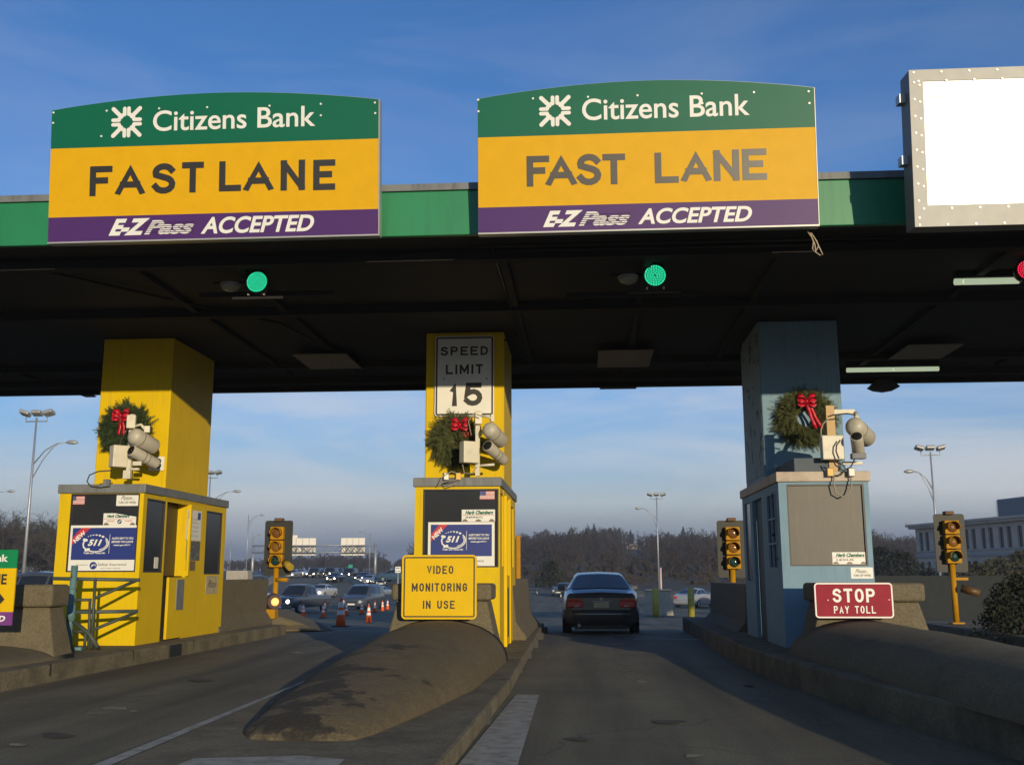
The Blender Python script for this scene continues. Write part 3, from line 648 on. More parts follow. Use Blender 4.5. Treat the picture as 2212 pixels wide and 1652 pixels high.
# ------------------------------------------------------------------ under the canopy
def lane_signal(px, py, rpx, col, glow, label, z=5.24):
    p = atZ(px, py, z); r = rpx/F*p.y/math.cos(PITCH)*1.03
    t = thing('lane_signal', label, 'traffic signal', p, group=None)
    hs = B().tube([p + Vector((0, .16, 0)), p + Vector((0, .02, 0))], [r*.9, r*1.12], 24).build('housing', black, t)
    B().tube([p + Vector((0, .019, 0)), p + Vector((0, .0, 0))], r, 28).build('lens', pm(glow+'_lens', tuple(c*.04 for c in col), .5, emit=col, estr=.01), t)
    mb = B(); n = 0
    for ring in range(1, 5):
        k = int(ring*6); rr = r*.86*ring/4
        for i in range(k):
            a = 2*math.pi*i/k + ring*.35; c = p + Vector((rr*math.cos(a), -.003, rr*math.sin(a))); q = r*.068
            mb.add([c+Vector((q*math.cos(b_*math.pi/3), 0, q*math.sin(b_*math.pi/3))) for b_ in range(6)], [tuple(range(6))])
    mb.build('diode_array', pm(glow+'_diodes', col, .4, emit=col, estr=2.2), t)
    B().box(p.x-.35, p.x+.35, p.y+.05, p.y+.1, p.z-r-.075, p.z-r-.04).box(p.x-.03, p.x+.03, p.y+.17, p.y+.2, p.z-.1, CZ-.005).build('bracket', dkbeam, t)
    B().box(p.x-r*.8, p.x-r*.65, p.y-.02, p.y+.02, p.z-r*1.25, p.z-r*1.08).build('clamp', boxw, t); B().box(p.x+r*.65, p.x+r*.8, p.y-.02, p.y+.02, p.z-r*1.25, p.z-r*1.08).build('clamp', boxw, t)
    return t
GR = (.03, .85, .42)
lane_signal(555, 609, 24, GR, 'green', 'green lit lane signal under the canopy in the left lane')
lane_signal(1415, 595, 24, GR, 'green', 'green lit lane signal under the canopy below the right bank sign')
lane_signal(2219, 583, 21, (1., .03, .08), 'red', 'red lit lane signal cut off at the right edge of the picture')
def dome_lamp(px, py, z, label):
    p = atZ(px, py, z); t = thing('dome_lamp', label, 'lamp', p, group='small dome lamps beside the lane signals')
    B().tube([p+Vector((0, 0, -.05)), p+Vector((0, 0, -.02)), p+Vector((0, 0, .01)), p+Vector((0, 0, .03))], [.04, .11, .13, .135], 18).build('lens', pm('dome_glass', (.3, .3, .26), .25), t)
    B().tube([p+Vector((0, 0, .031)), p+Vector((0, 0, .06))], .14, 18).build('rim', steel, t)
    B().box(p.x-.25, p.x+.5, p.y-.02, p.y+.02, p.z+.06, p.z+.09).build('bar', dkbeam, t)
dome_lamp(498, 622, 5.2, 'dim dome lamp left of the green signal in the left lane')
dome_lamp(1357, 606, 5.2, 'pale dome lamp left of the green signal in the right lane')
for px, lab in ((575, 'left'), (1370, 'right')):
    p = atZ(px, 638, 5.16); B().box(p.x-.95, p.x+.95, p.y-.03, p.y+.03, p.z-.02, p.z+.05).build('strut_rail', pm('rail_brown', (.012, .011, .01), .8), None, label='thin horizontal strut under the canopy in the %s lane' % lab, cat='strut')
tube_m = pm('fluorescent_tube', (.55, .6, .5), .5, emit=(.8, .95, .65), estr=.42)
def tube_light(x0, x1, py, z, label, split):
    a = atZ(x0, py, z); b_ = atZ(x1, py-1, z); b_.y = a.y; b_.z = a.z; t = thing('tube_light', label, 'light', a)
    m = a.lerp(b_, split)
    B().tube([a, m - Vector((.01, 0, 0))], .045, 10).build('tube', tube_m, t)
    B().tube([m + Vector((.01, 0, 0)), b_], .045, 10).build('tube', tube_m, t)
    B().box(a.x, b_.x, a.y-.05, a.y+.05, z+.05, CZ-.004).build('fitting', dkbeam, t)
tube_light(2062, 2198, 609, 5.28, 'pale tube light near the red lane signal', .12)
tube_light(1829, 2024, 799.5, 5.26, 'pale tube light above the dark horn lamp at the canopy rear', .5)
def ceil_panel(c4, label):
    pts = [atZ(x, y, CZ-.14) for x, y in c4]; t = B()
    x0 = (pts[0].x+pts[3].x)/2; x1 = (pts[1].x+pts[2].x)/2; y0 = pts[2].y; y1 = pts[0].y
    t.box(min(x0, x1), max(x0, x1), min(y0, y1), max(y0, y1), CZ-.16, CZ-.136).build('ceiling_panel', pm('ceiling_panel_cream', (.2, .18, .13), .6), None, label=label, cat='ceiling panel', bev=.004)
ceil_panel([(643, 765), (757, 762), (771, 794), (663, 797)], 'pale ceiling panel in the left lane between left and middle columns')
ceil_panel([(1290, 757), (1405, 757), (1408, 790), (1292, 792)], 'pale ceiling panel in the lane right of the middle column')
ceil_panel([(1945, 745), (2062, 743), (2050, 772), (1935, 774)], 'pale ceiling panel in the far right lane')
# silhouettes hanging from the rear edge
p = at(1335, 833, 22.05); B().box(p.x-.4, p.x+.4, 21.85, 22.1, p.z-.07, CZ-.101).build('antenna_box', black, None, label='flat dark box hanging from the rear canopy edge above the dark sedan', cat='box', bev=.02)
p = at(194, 850, 22.05); B().box(p.x-.12, p.x+.14, 21.85, 22.1, p.z-.08, CZ-.101).build('antenna_box', black, None, label='small dark box on the rear canopy edge left of the left column', cat='box', bev=.02)
p = at(1908, 834, 21.9)
t = thing('horn_lamp', 'dark flared horn lamp hanging under the tube light', 'lamp', p)
FH = Face((p.x, 21.9, p.z), (1, 0, 0), (0, 0, 1))
FH.poly(B(), [(-.32, -.03), (-.2, -.09), (0, -.12), (.2, -.09), (.32, -.03), (.14, .14), (-.14, .14)], -.12, .12).build('shade', black, t)
B().tube([(p.x, 21.9, p.z+.1), (p.x, 21.6, CZ-.005)], .03, 8).build('stem', black, t)
# loose cord under the right bank sign
c0 = at(1742, 497, 11.9)
def px_path(pts, Y): return [at(x, y, Y) for x, y in pts]
mb = B()
for ps in ([(1744, 500), (1753, 512), (1760, 528), (1762, 545), (1772, 552), (1777, 550), (1770, 535), (1762, 518), (1752, 503)], [(1750, 503), (1757, 522), (1755, 538), (1761, 545), (1768, 532), (1764, 520)]):
    mb.tube(px_path(ps, 12.0), .008, 6)
mb.build('loose_cord', pm('tan_cord', (.4, .33, .24), .8), None, label='tangled tan cord dangling under the right bank sign', cat='cord')

# ------------------------------------------------------------------ speed limit sign on the centre column
def plate(name, label, cat, Fc, b_, r, mat, border=None, bmat=None, bw=.02, h0=0, th=.006, inset=.015):
    t = thing(name, label, cat, Fc.P((b_[0]+b_[2])/2, b_[1]))
    Fc.poly(B(), rrect(*b_, r), h0, h0+th).build('panel', mat, t)
    if bmat:
        i = inset; o_ = rrect(b_[0]+i, b_[1]+i, b_[2]-i, b_[3]-i, max(.004, r-i)); q = rrect(b_[0]+i+bw, b_[1]+i+bw, b_[2]-i-bw, b_[3]-i-bw, max(.003, r-i-bw)); n = len(o_)
        mb = B(); mb.add([Fc.P(u, v, h0+th+.002) for u, v in o_] + [Fc.P(u, v, h0+th+.002) for u, v in q], [(k, (k+1) % n, n+(k+1) % n, n+k) for k in range(n)])
        mb.build('border', bmat, t)
    return t
FSP = Face((-2.66, 16.96, 0), (1, 0, 0), (0, 0, 1))
def zc(x, y): return (846.8+.4394*x, 674+.4394*y)
def bz(z, Fc, x0, x1, y0, y1): return Fc.bx(*z(x0, y0), *z(x1, y1))
sb = bz(zc, FSP, 211, 502, 118, 512)
s_wh2 = pm('speed_white', (.74, .73, .66), .5, var=.05)
t = plate('speed_limit_sign', 'white speed limit 15 sign on the middle yellow column', 'sign', FSP, sb, .05, s_wh2, True, s_black, bw=.028, h0=0, th=.01, inset=.018)
road_text(FSP, 'SPEED', bz(zc, FSP, 240, 472, 170, 213), s_black, t, sw=.2, gap=.22)
road_text(FSP, 'LIMIT', bz(zc, FSP, 265, 447, 258, 305), s_black, t, sw=.2, gap=.22)
road_text(FSP, '15', bz(zc, FSP, 284, 446, 348, 462), s_black, t, sw=.22, gap=.2, lw=.75)
mb = B()
for x in (255, 466):
    u, v = FSP.uv(*zc(x, 328)); FSP.poly(mb, ellipse(u, v, .02, .02, 8), .01, .02)
mb.build('bolt', steel, t)
# number plate 3
FN = Face((LX0, 16.97, 0), (1, 0, 0), (0, 0, 1)); nb = FN.bx(322, 986, 355, 1016)
t = plate('number_plate', 'small white plate with the number 3 behind the left cameras', 'sign', FN, nb, .005, s_white); text(FN, '3', (nb[0]+.11, nb[1]+.03, nb[2]-.05, nb[3]-.03), s_black, t, .009, .03)

# ------------------------------------------------------------------ window stickers and posters
def flag(Fc, b_, h, label):
    t = thing('flag_sticker', label, 'sticker', Fc.P(b_[0], b_[1], h)); H_ = b_[3]-b_[1]; W_ = b_[2]-b_[0]
    Fc.rect(B(), b_, h, h+.002).build('panel', s_white, t)
    mb = B()
    for k in range(7):
        v = b_[1] + H_*(2*k)/13; Fc.rect(mb, (b_[0], v, b_[2], v+H_/13), h+.0025, h+.004)
    mb.build('red_stripe', s_red, t)
    Fc.rect(B(), (b_[0], b_[1]+H_*6/13, b_[0]+W_*.42, b_[3]), h+.0045, h+.006).build('canton', s_blue, t)
    mb = B()
    for r_ in range(4):
        for c_ in range(5):
            u = b_[0]+W_*.42*(c_+.6)/5.2; v = b_[1]+H_*6/13+H_*7/13*(r_+.6)/4.2; Fc.poly(mb, ellipse(u, v, .003, .003, 5), .0065+h, .007+h)
    mb.build('star', s_white, t)
def dealer(Fc, b_, h, label, second, kind, bent=False):
    t = thing('dealer_sticker', label, 'sticker', Fc.P(b_[0], b_[1], h)); W_ = b_[2]-b_[0]; H_ = b_[3]-b_[1]
    poly = [(b_[0], b_[1]), (b_[2], b_[1]), (b_[2], b_[3]-(.3*H_ if bent else 0)), (b_[0]+.35*W_, b_[3]), (b_[0], b_[3])]
    Fc.poly(B(), poly, h, h+.002).build('panel', s_white, t)
    text(Fc, 'Herb Chambers', (b_[0]+.1*W_, b_[1]+.6*H_, b_[2]-.05*W_, b_[1]+.92*H_) if not bent else (b_[0]+.1*W_, b_[1]+.64*H_, b_[0]+.8*W_, b_[1]+.9*H_), s_green, t, h+.004, .05, .4)
    Fc.rect(B(), (b_[0]+.02*W_, b_[1]+.53*H_, b_[2]-.02*W_, b_[1]+.56*H_), h+.002, h+.0035).build('red_line', s_red, t)
    if kind == 'round':
        u, v = b_[0]+W_*.5, b_[1]+H_*.3; Fc.poly(B(), ellipse(u, v, H_*.19, H_*.19, 18), h+.002, h+.004).build('badge', s_black, t)
        mb = B(); Fc.poly(mb, [(u, v)]+ellipse(u, v, H_*.12, H_*.12, 6, 0, 90), h+.0045, h+.005); Fc.poly(mb, [(u, v)]+ellipse(u, v, H_*.12, H_*.12, 6, 180, 270), h+.0045, h+.005); mb.build('badge_quarter', s_white, t)
        mb = B(); Fc.poly(mb, [(u, v)]+ellipse(u, v, H_*.12, H_*.12, 6, 90, 180), h+.0045, h+.005); Fc.poly(mb, [(u, v)]+ellipse(u, v, H_*.12, H_*.12, 6, 270, 360), h+.0045, h+.005); mb.build('badge_quarter', s_blue, t)
        text(Fc, 'BOSTON', (b_[0]+.12*W_, b_[1]+.3*H_, b_[0]+.34*W_, b_[1]+.42*H_), s_red, t, h+.004); text(Fc, 'SUDBURY', (b_[0]+.66*W_, b_[1]+.3*H_, b_[0]+.9*W_, b_[1]+.42*H_), s_red, t, h+.004)
    else: text(Fc, second, (b_[0]+.12*W_, b_[1]+.28*H_, b_[0]+.62*W_, b_[1]+.44*H_), s_black, t, h+.004, .02)
    mb = B()
    for a, c_ in ((b_[0]+.1*W_, .1), (b_[2]-.1*W_, .1)): Fc.poly(mb, ellipse(a, b_[1]+.003, W_*.08, H_*.2, 10, 0, 180), h+.002, h+.0035)
    if kind != 'round': Fc.poly(mb, ellipse(b_[0]+.5*W_, b_[1]+.003, W_*.09, H_*.18, 10, 0, 180), h+.002, h+.0035)
    mb.build('corner_mark', pm('sticker_brown', (.2, .13, .09), .5), t)
def please(Fc, b_, h, label):
    t = thing('notice_sticker', label, 'sticker', Fc.P(b_[0], b_[1], h)); W_ = b_[2]-b_[0]; H_ = b_[3]-b_[1]
    Fc.poly(B(), rrect(*b_, .012), h, h+.002).build('panel', s_wh2, t)
    text(Fc, 'Please...', (b_[0]+.2*W_, b_[1]+.5*H_, b_[0]+.8*W_, b_[1]+.85*H_), s_black, t, h+.004, .0, .5)
    text(Fc, 'TURN OFF WIPERS', (b_[0]+.1*W_, b_[1]+.18*H_, b_[2]-.1*W_, b_[1]+.38*H_), s_black, t, h+.004, .01)
def poster(Fc, b_, h, label):
    t = thing('info_poster', label, 'poster', Fc.P(b_[0], b_[1], h)); W_ = b_[2]-b_[0]; H_ = b_[3]-b_[1]
    g = lambda x, y: (b_[0]+x*W_, b_[1]+y*H_)
    def gb(x0, y0, x1, y1): a, c_ = g(x0, y0), g(x1, y1); return (*a, *c_)
    Fc.rect(B(), b_, h, h+.006).build('panel', s_white, t)
    Fc.rect(B(), gb(.04, .245, .96, .945), h+.006, h+.008).build('blue_field', s_blue, t)
    Fc.poly(B(), [g(.04, .56), g(.04, .72), g(.17, .945), g(.3, .945)], h+.008, h+.0095).build('red_corner', s_red, t)
    a = gb(.045, .7, .245, .8); text(Fc, 'NEW', a, s_white, t, h+.012, .04, 0, rot=math.atan2(.385*H_, .26*W_))
    text(Fc, '511', gb(.27, .55, .475, .69), s_white, t, h+.012, .05, .35)
    mb = B(); cx, cy = g(.385, .6)
    for (a0, a1, rx, ry, w_) in ((-140, 40, .19, .19, .018), (-70, 30, .165, .15, .012), (50, 62, .19, .2, .03), (68, 78, .19, .2, .025), (84, 93, .19, .2, .02), (99, 107, .19, .2, .015), (112, 119, .19, .2, .012), (124, 130, .19, .2, .01)):
        o_ = [(cx+rx*W_*math.cos(R(x)), cy+ry*H_*math.sin(R(x))) for x in [a0+(a1-a0)*k/12 for k in range(13)]]
        i_ = [(cx+(rx-w_)*W_*math.cos(R(x)), cy+(ry-w_*1.3)*H_*math.sin(R(x))) for x in [a0+(a1-a0)*k/12 for k in range(13)]]
        mb.add([Fc.P(u, v, h+.012) for u, v in o_+i_], [(k, k+1, 13+k+1, 13+k) for k in range(12)])
    mb.build('ring_mark', s_white, t)
    mb = B(); capsule(Fc, mb, [g(.235, .68), g(.205, .6), g(.215, .52), g(.265, .46)], .011*W_/1.1, h+.0125); capsule(Fc, mb, [g(.215, .685), g(.25, .675)], .02*W_/1.1, h+.013); capsule(Fc, mb, [g(.25, .455), g(.29, .475)], .02*W_/1.1, h+.0135); mb.build('handset_mark', s_white, t)
    Fc.rect(B(), gb(.578, .38, .583, .8), h+.008, h+.0095).build('divider', s_white, t)
    for s_, y in (('ALERTS SENT TO YOU', .69), ('BEFORE YOU LEAVE', .615), ('mass.gov/511', .54)): text(Fc, s_, gb(.61 if s_[0] != 'm' else .64, y, .92 if s_[0] != 'm' else .88, y+.045), s_white, t, h+.012, .03, .2)
    text(Fc, 'Traffic and Travel Info', gb(.22, .375, .53, .415), s_white, t, h+.012, .03, .2)
    Fc.poly(B(), ellipse(*g(.37, .12), .052*W_, .052*W_, 24), h+.006, h+.008).build('round_mark', s_blue, t)
    mb = B(); cc = g(.37, .12)
    for k in range(3): capsule(Fc, mb, [(cc[0]-.03*W_+k*.012*W_, cc[1]-.03*H_+k*.012*H_), (cc[0]-.012*W_+k*.012*W_, cc[1]+.02*H_+k*.006*H_), (cc[0]+.03*W_, cc[1]+.03*H_-k*.02*H_)], .0035*W_, h+.0085)
    mb.build('round_mark_line', s_white, t)
    text(Fc, 'Safety Insurance', gb(.43, .1, .84, .175), s_black, t, h+.009, .0, .3)
    text(Fc, 'SPONSORED BY', gb(.12, .125, .3, .145), s_black, t, h+.009, .0)
    text(Fc, 'AUTO • HOME • BUSINESS', gb(.47, .05, .76, .072), s_black, t, h+.009, .0)
    return t
HW = -.028   # window glass lies 3 cm behind the booth's front face
poster(FL, FL.bx(147, 1134, 298, 1233), HW, 'blue 511 poster with red NEW corner in the left booth window')
flag(FL, FL.bx(150, 1071, 181, 1089), HW, 'small american flag sticker in the left booth window')
please(FL, FL.bx(250, 1066, 298, 1092), HW, 'white please notice at top right of the left booth window')
dealer(FL, FL.bx(222, 1108, 293, 1134), HW+.008, 'bent white dealer sticker with round badge above the left poster', '', 'round', True)
poster(FC, FC.bx(924, 1127, 1068, 1225), HW, 'blue 511 poster partly hidden behind the video monitoring sign')
flag(FC, FC.bx(1036, 1060, 1068, 1078), HW, 'small american flag sticker in the middle booth window')
dealer(FC, FC.bx(997, 1100, 1069, 1126), HW, 'white dealer sticker reading INFINITI in the middle booth window', 'INFINITI', 'bar')
dealer(FR, FR.bx(1799, 1192, 1873, 1218), HW, 'white dealer sticker reading LEXUS in the blue booth window', 'LEXUS', 'bar')
please(FR, FR.bx(1838, 1225, 1886, 1249), .001, 'pale please notice on the blue booth below its window')
# notices on the left booth's lane side
b_ = FS.bx(403, 1102, 434, 1167)
t = plate('wall_notice', 'white paper notice with two blue squares beside the left booth door', 'notice', FS, b_, .005, s_white, h0=.001); H_ = b_[3]-b_[1]; W_ = b_[2]-b_[0]
for u in (.08, .72): FS.rect(B(), (b_[0]+u*W_, b_[3]-.16, b_[0]+(u+.2)*W_, b_[3]-.03), .008, .0095).build('blue_square', s_blue, t)
for s_, k in (('TOLL FARES', .68), ('CARS $1.25', .56), ('2 AXLE', .42), ('3 AXLE', .28), ('BUS', .13)): text(FS, s_, (b_[0]+.25*W_, b_[1]+k*H_, b_[0]+.8*W_, b_[1]+(k+.05)*H_), pm('faint_print', (.25, .25, .24), .6), t, .009, .0)
plate('wall_board', 'dark grey board under the white notice beside the left booth door', 'notice', FS, FS.bx(402, 1168, 431, 1210), .004, pm('slate_board', (.09, .09, .08), .6, dirt=(.2, .19, .16), dscale=14, dthr=(.5, .6)), h0=.001)
plate('wall_board', 'small brown board below the grey board on the left booth', 'notice', FS, FS.bx(401, 1211, 421, 1232), .004, pm('brown_board', (.17, .12, .05), .7), h0=.001)
t = plate('wall_notice', 'pale notice under the rear window of the left booth', 'notice', FS, FS.bx(444, 1243, 470, 1282), .01, pm('aged_notice', (.45, .38, .2), .6, dirt=(.2, .16, .08), dscale=10), h0=.001)
bb = FS.bx(444, 1243, 470, 1282); text(FS, 'Please', (bb[0]+.1, bb[3]-.22, bb[2]-.1, bb[3]-.08), s_black, t, .009, 0, .5)
plate('wall_notice', 'tiny white label in the front side window of the left booth', 'notice', FS, FS.bx(336, 1203, 344, 1227), .004, s_wh2, h0=-.024)

# ------------------------------------------------------------------ VIDEO, STOP and left-edge signs
FVd = Face((-2.6, 14.5, 0), (1, 0, 0), (0, 0, 1)); vb = FVd.bx(868, 1198, 1030, 1337)
t = plate('video_sign', 'yellow sign reading VIDEO MONITORING IN USE on the middle mound', 'sign', FVd, vb, .06, s_yel2, True, s_black, bw=.018, inset=.028, th=.01)
road_text(FVd, 'VIDEO', bz(zc, FVd, 173, 302, 1246, 1286), s_black, t, sw=.175, gap=.22)
road_text(FVd, 'MONITORING', bz(zc, FVd, 98, 370, 1331, 1372), s_black, t, sw=.175, gap=.22)
road_text(FVd, 'IN USE', bz(zc, FVd, 153, 309, 1417, 1457), s_black, t, sw=.175, gap=.22)
for x in (-2.35, -1.75): B().box(x-.03, x+.03, 14.52, 14.56, .74, 1.5).build('post', steel, t)
FST = Face((2.9, 13.5, 0), (1, 0, 0), (0, 0, 1)); sb = FST.bx(1759, 1257.5, 1929.5, 1335)
t = plate('stop_sign', 'red sign reading STOP PAY TOLL on the right mound', 'sign', FST, sb, .05, s_maroon, True, s_white, bw=.018, inset=.004, th=.01)
def zs(x, y): return (1538+.3505*x, 820.9+.3505*y)
road_text(FST, 'STOP', bz(zs, FST, 742, 1002, 1283, 1368), s_white, t, sw=.18, gap=.17)
road_text(FST, 'PAY TOLL', bz(zs, FST, 750, 1008, 1390, 1436), s_white, t, sw=.16, gap=.25)
mb = B()
for x, y in ((714, 1354), (1090, 1352)): u, v = FST.uv(*zs(x, y)); FST.poly(mb, ellipse(u, v, .008, .008, 6), .01, .016)
mb.build('bolt', s_white, t)
B().box(3.15, 3.21, 13.52, 13.56, .82, 1.15).box(3.6, 3.66, 13.52, 13.56, .82, 1.15).build('post', steel, t)
FE = Face((-8, 12.6, 0), (1, 0, 0), (0, 0, 1))
e0 = FE.bx(-125, 1187, 33, 1350); eW = e0[2]-e0[0]
t = thing('small_lane_sign', 'small green, yellow and purple lane sign cut off at the left edge', 'sign', FE.P(e0[0], e0[1]))
def evy(y): return FE.uv(15, y)[1]
FE.rect(B(), (e0[0], evy(1227), e0[2], evy(1187)), -.01, .01).build('green_panel', pm('small_sign_green', (.0, .2, .06), .4), t)
FE.rect(B(), (e0[0], evy(1321), e0[2], evy(1227)), -.01, .0105).build('yellow_panel', s_yel2, t)
FE.rect(B(), (e0[0], evy(1350), e0[2], evy(1321)), -.01, .0102).build('purple_panel', pm('small_sign_purple', (.16, .04, .19), .4), t)
text(FE, 'Citizens Bank', (FE.uv(-118, 1207)[0], FE.uv(0, 1213)[1], FE.uv(19, 1205)[0], FE.uv(0, 1197)[1]), s_white, t, .014, .03)
text(FE, 'FAST LANE', (FE.uv(-110, 1250)[0], evy(1262), FE.uv(16, 1250)[0], evy(1239)), s_black, t, .014, .03)
text(FE, 'ACCEPTED', (FE.uv(-85, 1340)[0], evy(1342), FE.uv(12, 1340)[0], evy(1329)), s_white, t, .014, .04, .2)
u, v = FE.uv(-9, 1294); FE.poly(B(), [(u-.13, v), (u, v-.13), (u+.12, v), (u, v+.13)], .0105, .013).build('diamond_mark', s_black, t)
B().box(-9.55, -9.5, 12.62, 12.67, .2, 1.3).box(-8.72, -8.67, 12.62, 12.67, .2, 1.3).build('post', steel, t)

# ------------------------------------------------------------------ pipe railing at the left booth
def zl(x, y): return (x*.1899*.8641, (1340+y*.1899)*.8641)
ry = 14.9; rl = thing('pipe_railing', 'old teal pipe railing in front of the left yellow booth', 'railing', at(160, 1392, ry))
def pr(x, y, Y=ry): return at(*zl(x, y), Y)
B().tube([pr(985, 385), pr(920, 1100), pr(905, 1470)], .048, 12).build('post', teal, rl)
B().tube([pr(940, 900), pr(935, 1000), pr(932, 1120)], .062, 12).build('sleeve', teal, rl)
for a, b2, r_ in (((690, 555), (1845, 575), .028), ((890, 1000), (1820, 985), .028)): B().tube([pr(*a), pr(*b2, 15.3)], r_, 10).build('rail', pm('grey_pipe_paint', (.06, .085, .08), .55, var=.3, scale=8), rl)
B().tube([pr(1255, 560), pr(1200, 1470)], .024, 8).build('post', olive, rl)
for a, b2 in (((1260, 810), (1800, 580)), ((1215, 1235), (1790, 1000)), ((860, 740), (1000, 700))): B().tube([pr(*a), pr(*b2, 15.3)], .024, 8).build('brace', olive, rl)
B().tube([pr(850, 840), pr(1200, 835)], .022, 8).build('rail', olive, rl)
B().tube([pr(940, 1255), pr(1180, 1250)], .022, 8).build('rail', olive, rl)
B().tube([pr(960, 1110), pr(1180, 1290), pr(1290, 1465)], .034, 8).build('brace', olive, rl)
for x in (1110, 1165): B().tube([pr(x+20, 850 if x > 1150 else 1250), pr(x, 1465)], .022, 8).build('post', olive, rl)
B().tube([pr(920, 1462)+Vector((0, 0, -.02)), pr(1080, 1462)+Vector((0, 0, -.02))], .03, 8).build('foot', teal, rl)

# ------------------------------------------------------------------ wreaths
def wreath(cx, cy, Y, Rm, bowp, tailp, label, mat, seed, rf=.5, tr=.2):
    rnd = random.Random(seed); c = at(cx, cy, Y-.09); t = thing('wreath', label, 'wreath', c)
    mb = B()
    for i in range(2600):
        a = rnd.uniform(0, 2*math.pi); ph = rnd.uniform(0, 2*math.pi); rt = tr*math.sqrt(rnd.random())
        rad = Rm*rf + rt*math.cos(ph); p = c + Vector((rad*math.cos(a), rt*math.sin(ph)*.8, rad*math.sin(a)))
        out = Vector((math.cos(a), rnd.uniform(-.9, .35), math.sin(a)))*rnd.uniform(.3, 1) + Vector((-math.sin(a), 0, math.cos(a)))*rnd.uniform(.1, 1.3) + Vector((rnd.uniform(-.4, .4), rnd.uniform(-.5, .2), rnd.uniform(-.4, .4)))
        out.normalize(); L = rnd.uniform(.07, .15) if rnd.random() < .9 else rnd.uniform(.15, .21)
        sd = out.cross(Vector((rnd.uniform(-1, 1), rnd.uniform(-1, 1), rnd.uniform(-1, 1)))).normalized()
        for s_ in range(5):                       # needles on the sprig
            q = p + out*L*s_/5; e = out*.035 + sd*.028; e2 = out*.035 - sd*.028; wv = out*.007
            mb.add([q-wv, q+wv, q+e], [(0, 1, 2)]); mb.add([q-wv, q+wv, q+e2], [(0, 1, 2)])
        k = sd.cross(out)*.004; mb.add([p-k, p+k, p+out*L], [(0, 1, 2)])
    for i in range(46):                           # long stray sprigs round the outline
        a = rnd.uniform(0, 2*math.pi); out = Vector((math.cos(a)+rnd.uniform(-.35, .35), rnd.uniform(-.4, .1), math.sin(a)+rnd.uniform(-.35, .35))).normalized(); p = c + Vector((math.cos(a), 0, math.sin(a)))*Rm*.8; L = rnd.uniform(.12, .24); sd = out.cross(Vector((0, -1, 0))).normalized()
        mb.add([p-sd*.008, p+sd*.008, p+out*L], [(0, 1, 2)])
        for s_ in range(6):
            q = p+out*L*(s_+1)/6.5
            for sg in (-1, 1): mb.add([q-out*.012, q+out*.012, q+out*.03+sd*sg*.045*(1-s_/9)], [(0, 1, 2)])
    mb.build('foliage', mat, t)
    b_ = at(*bowp, Y-.24); mb = B()
    for sx in (-1, 1):
        for lz in (.03, -.035):
            pts = [b_ + Vector((sx*x, -yy, z+lz)) for x, yy, z in ((0, 0, 0), (.06, .04, .065), (.13, .03, .07), (.15, 0, .015), (.11, .05, -.03), (.03, .03, -.015))]
            vs = []
            for p in pts: vs += [p + Vector((0, -.035, -.036)), p + Vector((0, .035, .036))]
            mb.add(vs, [(2*i, 2*i+1, 2*i+3, 2*i+2) for i in range(5)], True)
    mb.tube([b_+Vector((0, -.03, .02)), b_+Vector((0, -.03, -.02))], .022, 10)
    bo = mb.build('bow', redrib, t); bo.modifiers.new('s', 'SOLIDIFY').thickness = .003
    e = at(*tailp, Y-.22); mb = B()
    for sx, dx in ((-.015, -.03), (.015, .03)):
        pts = [b_ + (e-b_)*k/5 + Vector((sx+dx*k/5, -.02*math.sin(k*1.7), 0)) for k in range(6)]; vs = []
        for p in pts: vs += [p+Vector((-.027, 0, 0)), p+Vector((.027, -.012, 0))]
        mb.add(vs, [(2*i, 2*i+1, 2*i+3, 2*i+2) for i in range(5)], True)
    mb.build('streamer', redrib, t).modifiers.new('s', 'SOLIDIFY').thickness = .003
wreath(272, 930, 17, .45, (262, 898), (262, 940), 'green wreath with red bow on the left yellow column', fir, 3)
wreath(984, 952, 17, .42, (994, 918), (1012, 945), 'green wreath behind the cameras below the speed limit sign', fir2, 4)
wreath(1740, 903, 16.6, .43, (1742, 867), (1768, 925), 'olive wreath with big red bow on the pale blue column', fir2, 5, .64, .15)

# ------------------------------------------------------------------ camera masts on the booth roofs
def housing(t, p0, p1, r, dark, bands=(.32,)):
    d = (p1-p0).normalized()
    h_ = B()
    if dark: h_.tube([p0, p0+d*.01, p1-d*.03, p1], [r*.96, r, r, r*.9], 20)
    else: h_.tube([p0-d*r*.55, p0-d*r*.42, p0-d*r*.15, p0+d*.02, p1-d*.02, p1], [r*.25, r*.62, r*.9, r, r, r*.92], 22)
    o = h_.build('camera_housing', camw, t)
    if dark:
        B().tube([p0-d*.002, p0-d*.004], r*.86, 20).build('lens_hood', black, o); B().tube([p0-d*.006, p0-d*.02], r*.45, 14).build('lens', glassd, o)
    mb = B(); L = (p1-p0)
    for k in bands: mb.tube([p0+L*k, p0+L*k+d*.012], r*1.02, 20)
    mb.build('band', pm('band_grey', (.12, .11, .09), .5), o)
def rotbox(c, sx, sy, sz, rz): return B().box(-sx, sx, -sy, sy, -sz, sz, Matrix.Translation(c) @ Matrix.Rotation(rz, 4, 'Z'))
Y = 16.35
t = thing('camera_mast', 'camera mast with two tilted cylinders in front of the left wreath', 'camera', at(276, 1034, Y))
a, b2 = at(286, 895, Y), at(277, 1032, Y); a.x = b2.x = (a.x+b2.x)/2
B().box(a.x-.03, a.x+.04, Y-.03, Y+.04, b2.z, a.z).build('post', boxw, t)
rotbox(at(284, 911, Y-.1), .07, .05, .11, .25).build('top_bracket', boxw, t, bev=.01)
B().tube([at(292, 920, Y-.1), at(305, 917, Y-.1), at(313, 927, Y-.1)], .025, 8).build('arm', boxw, t)
rotbox(at(318, 927, Y-.1), .045, .03, .055, .3).build('hinge_plate', boxw, t, bev=.006)
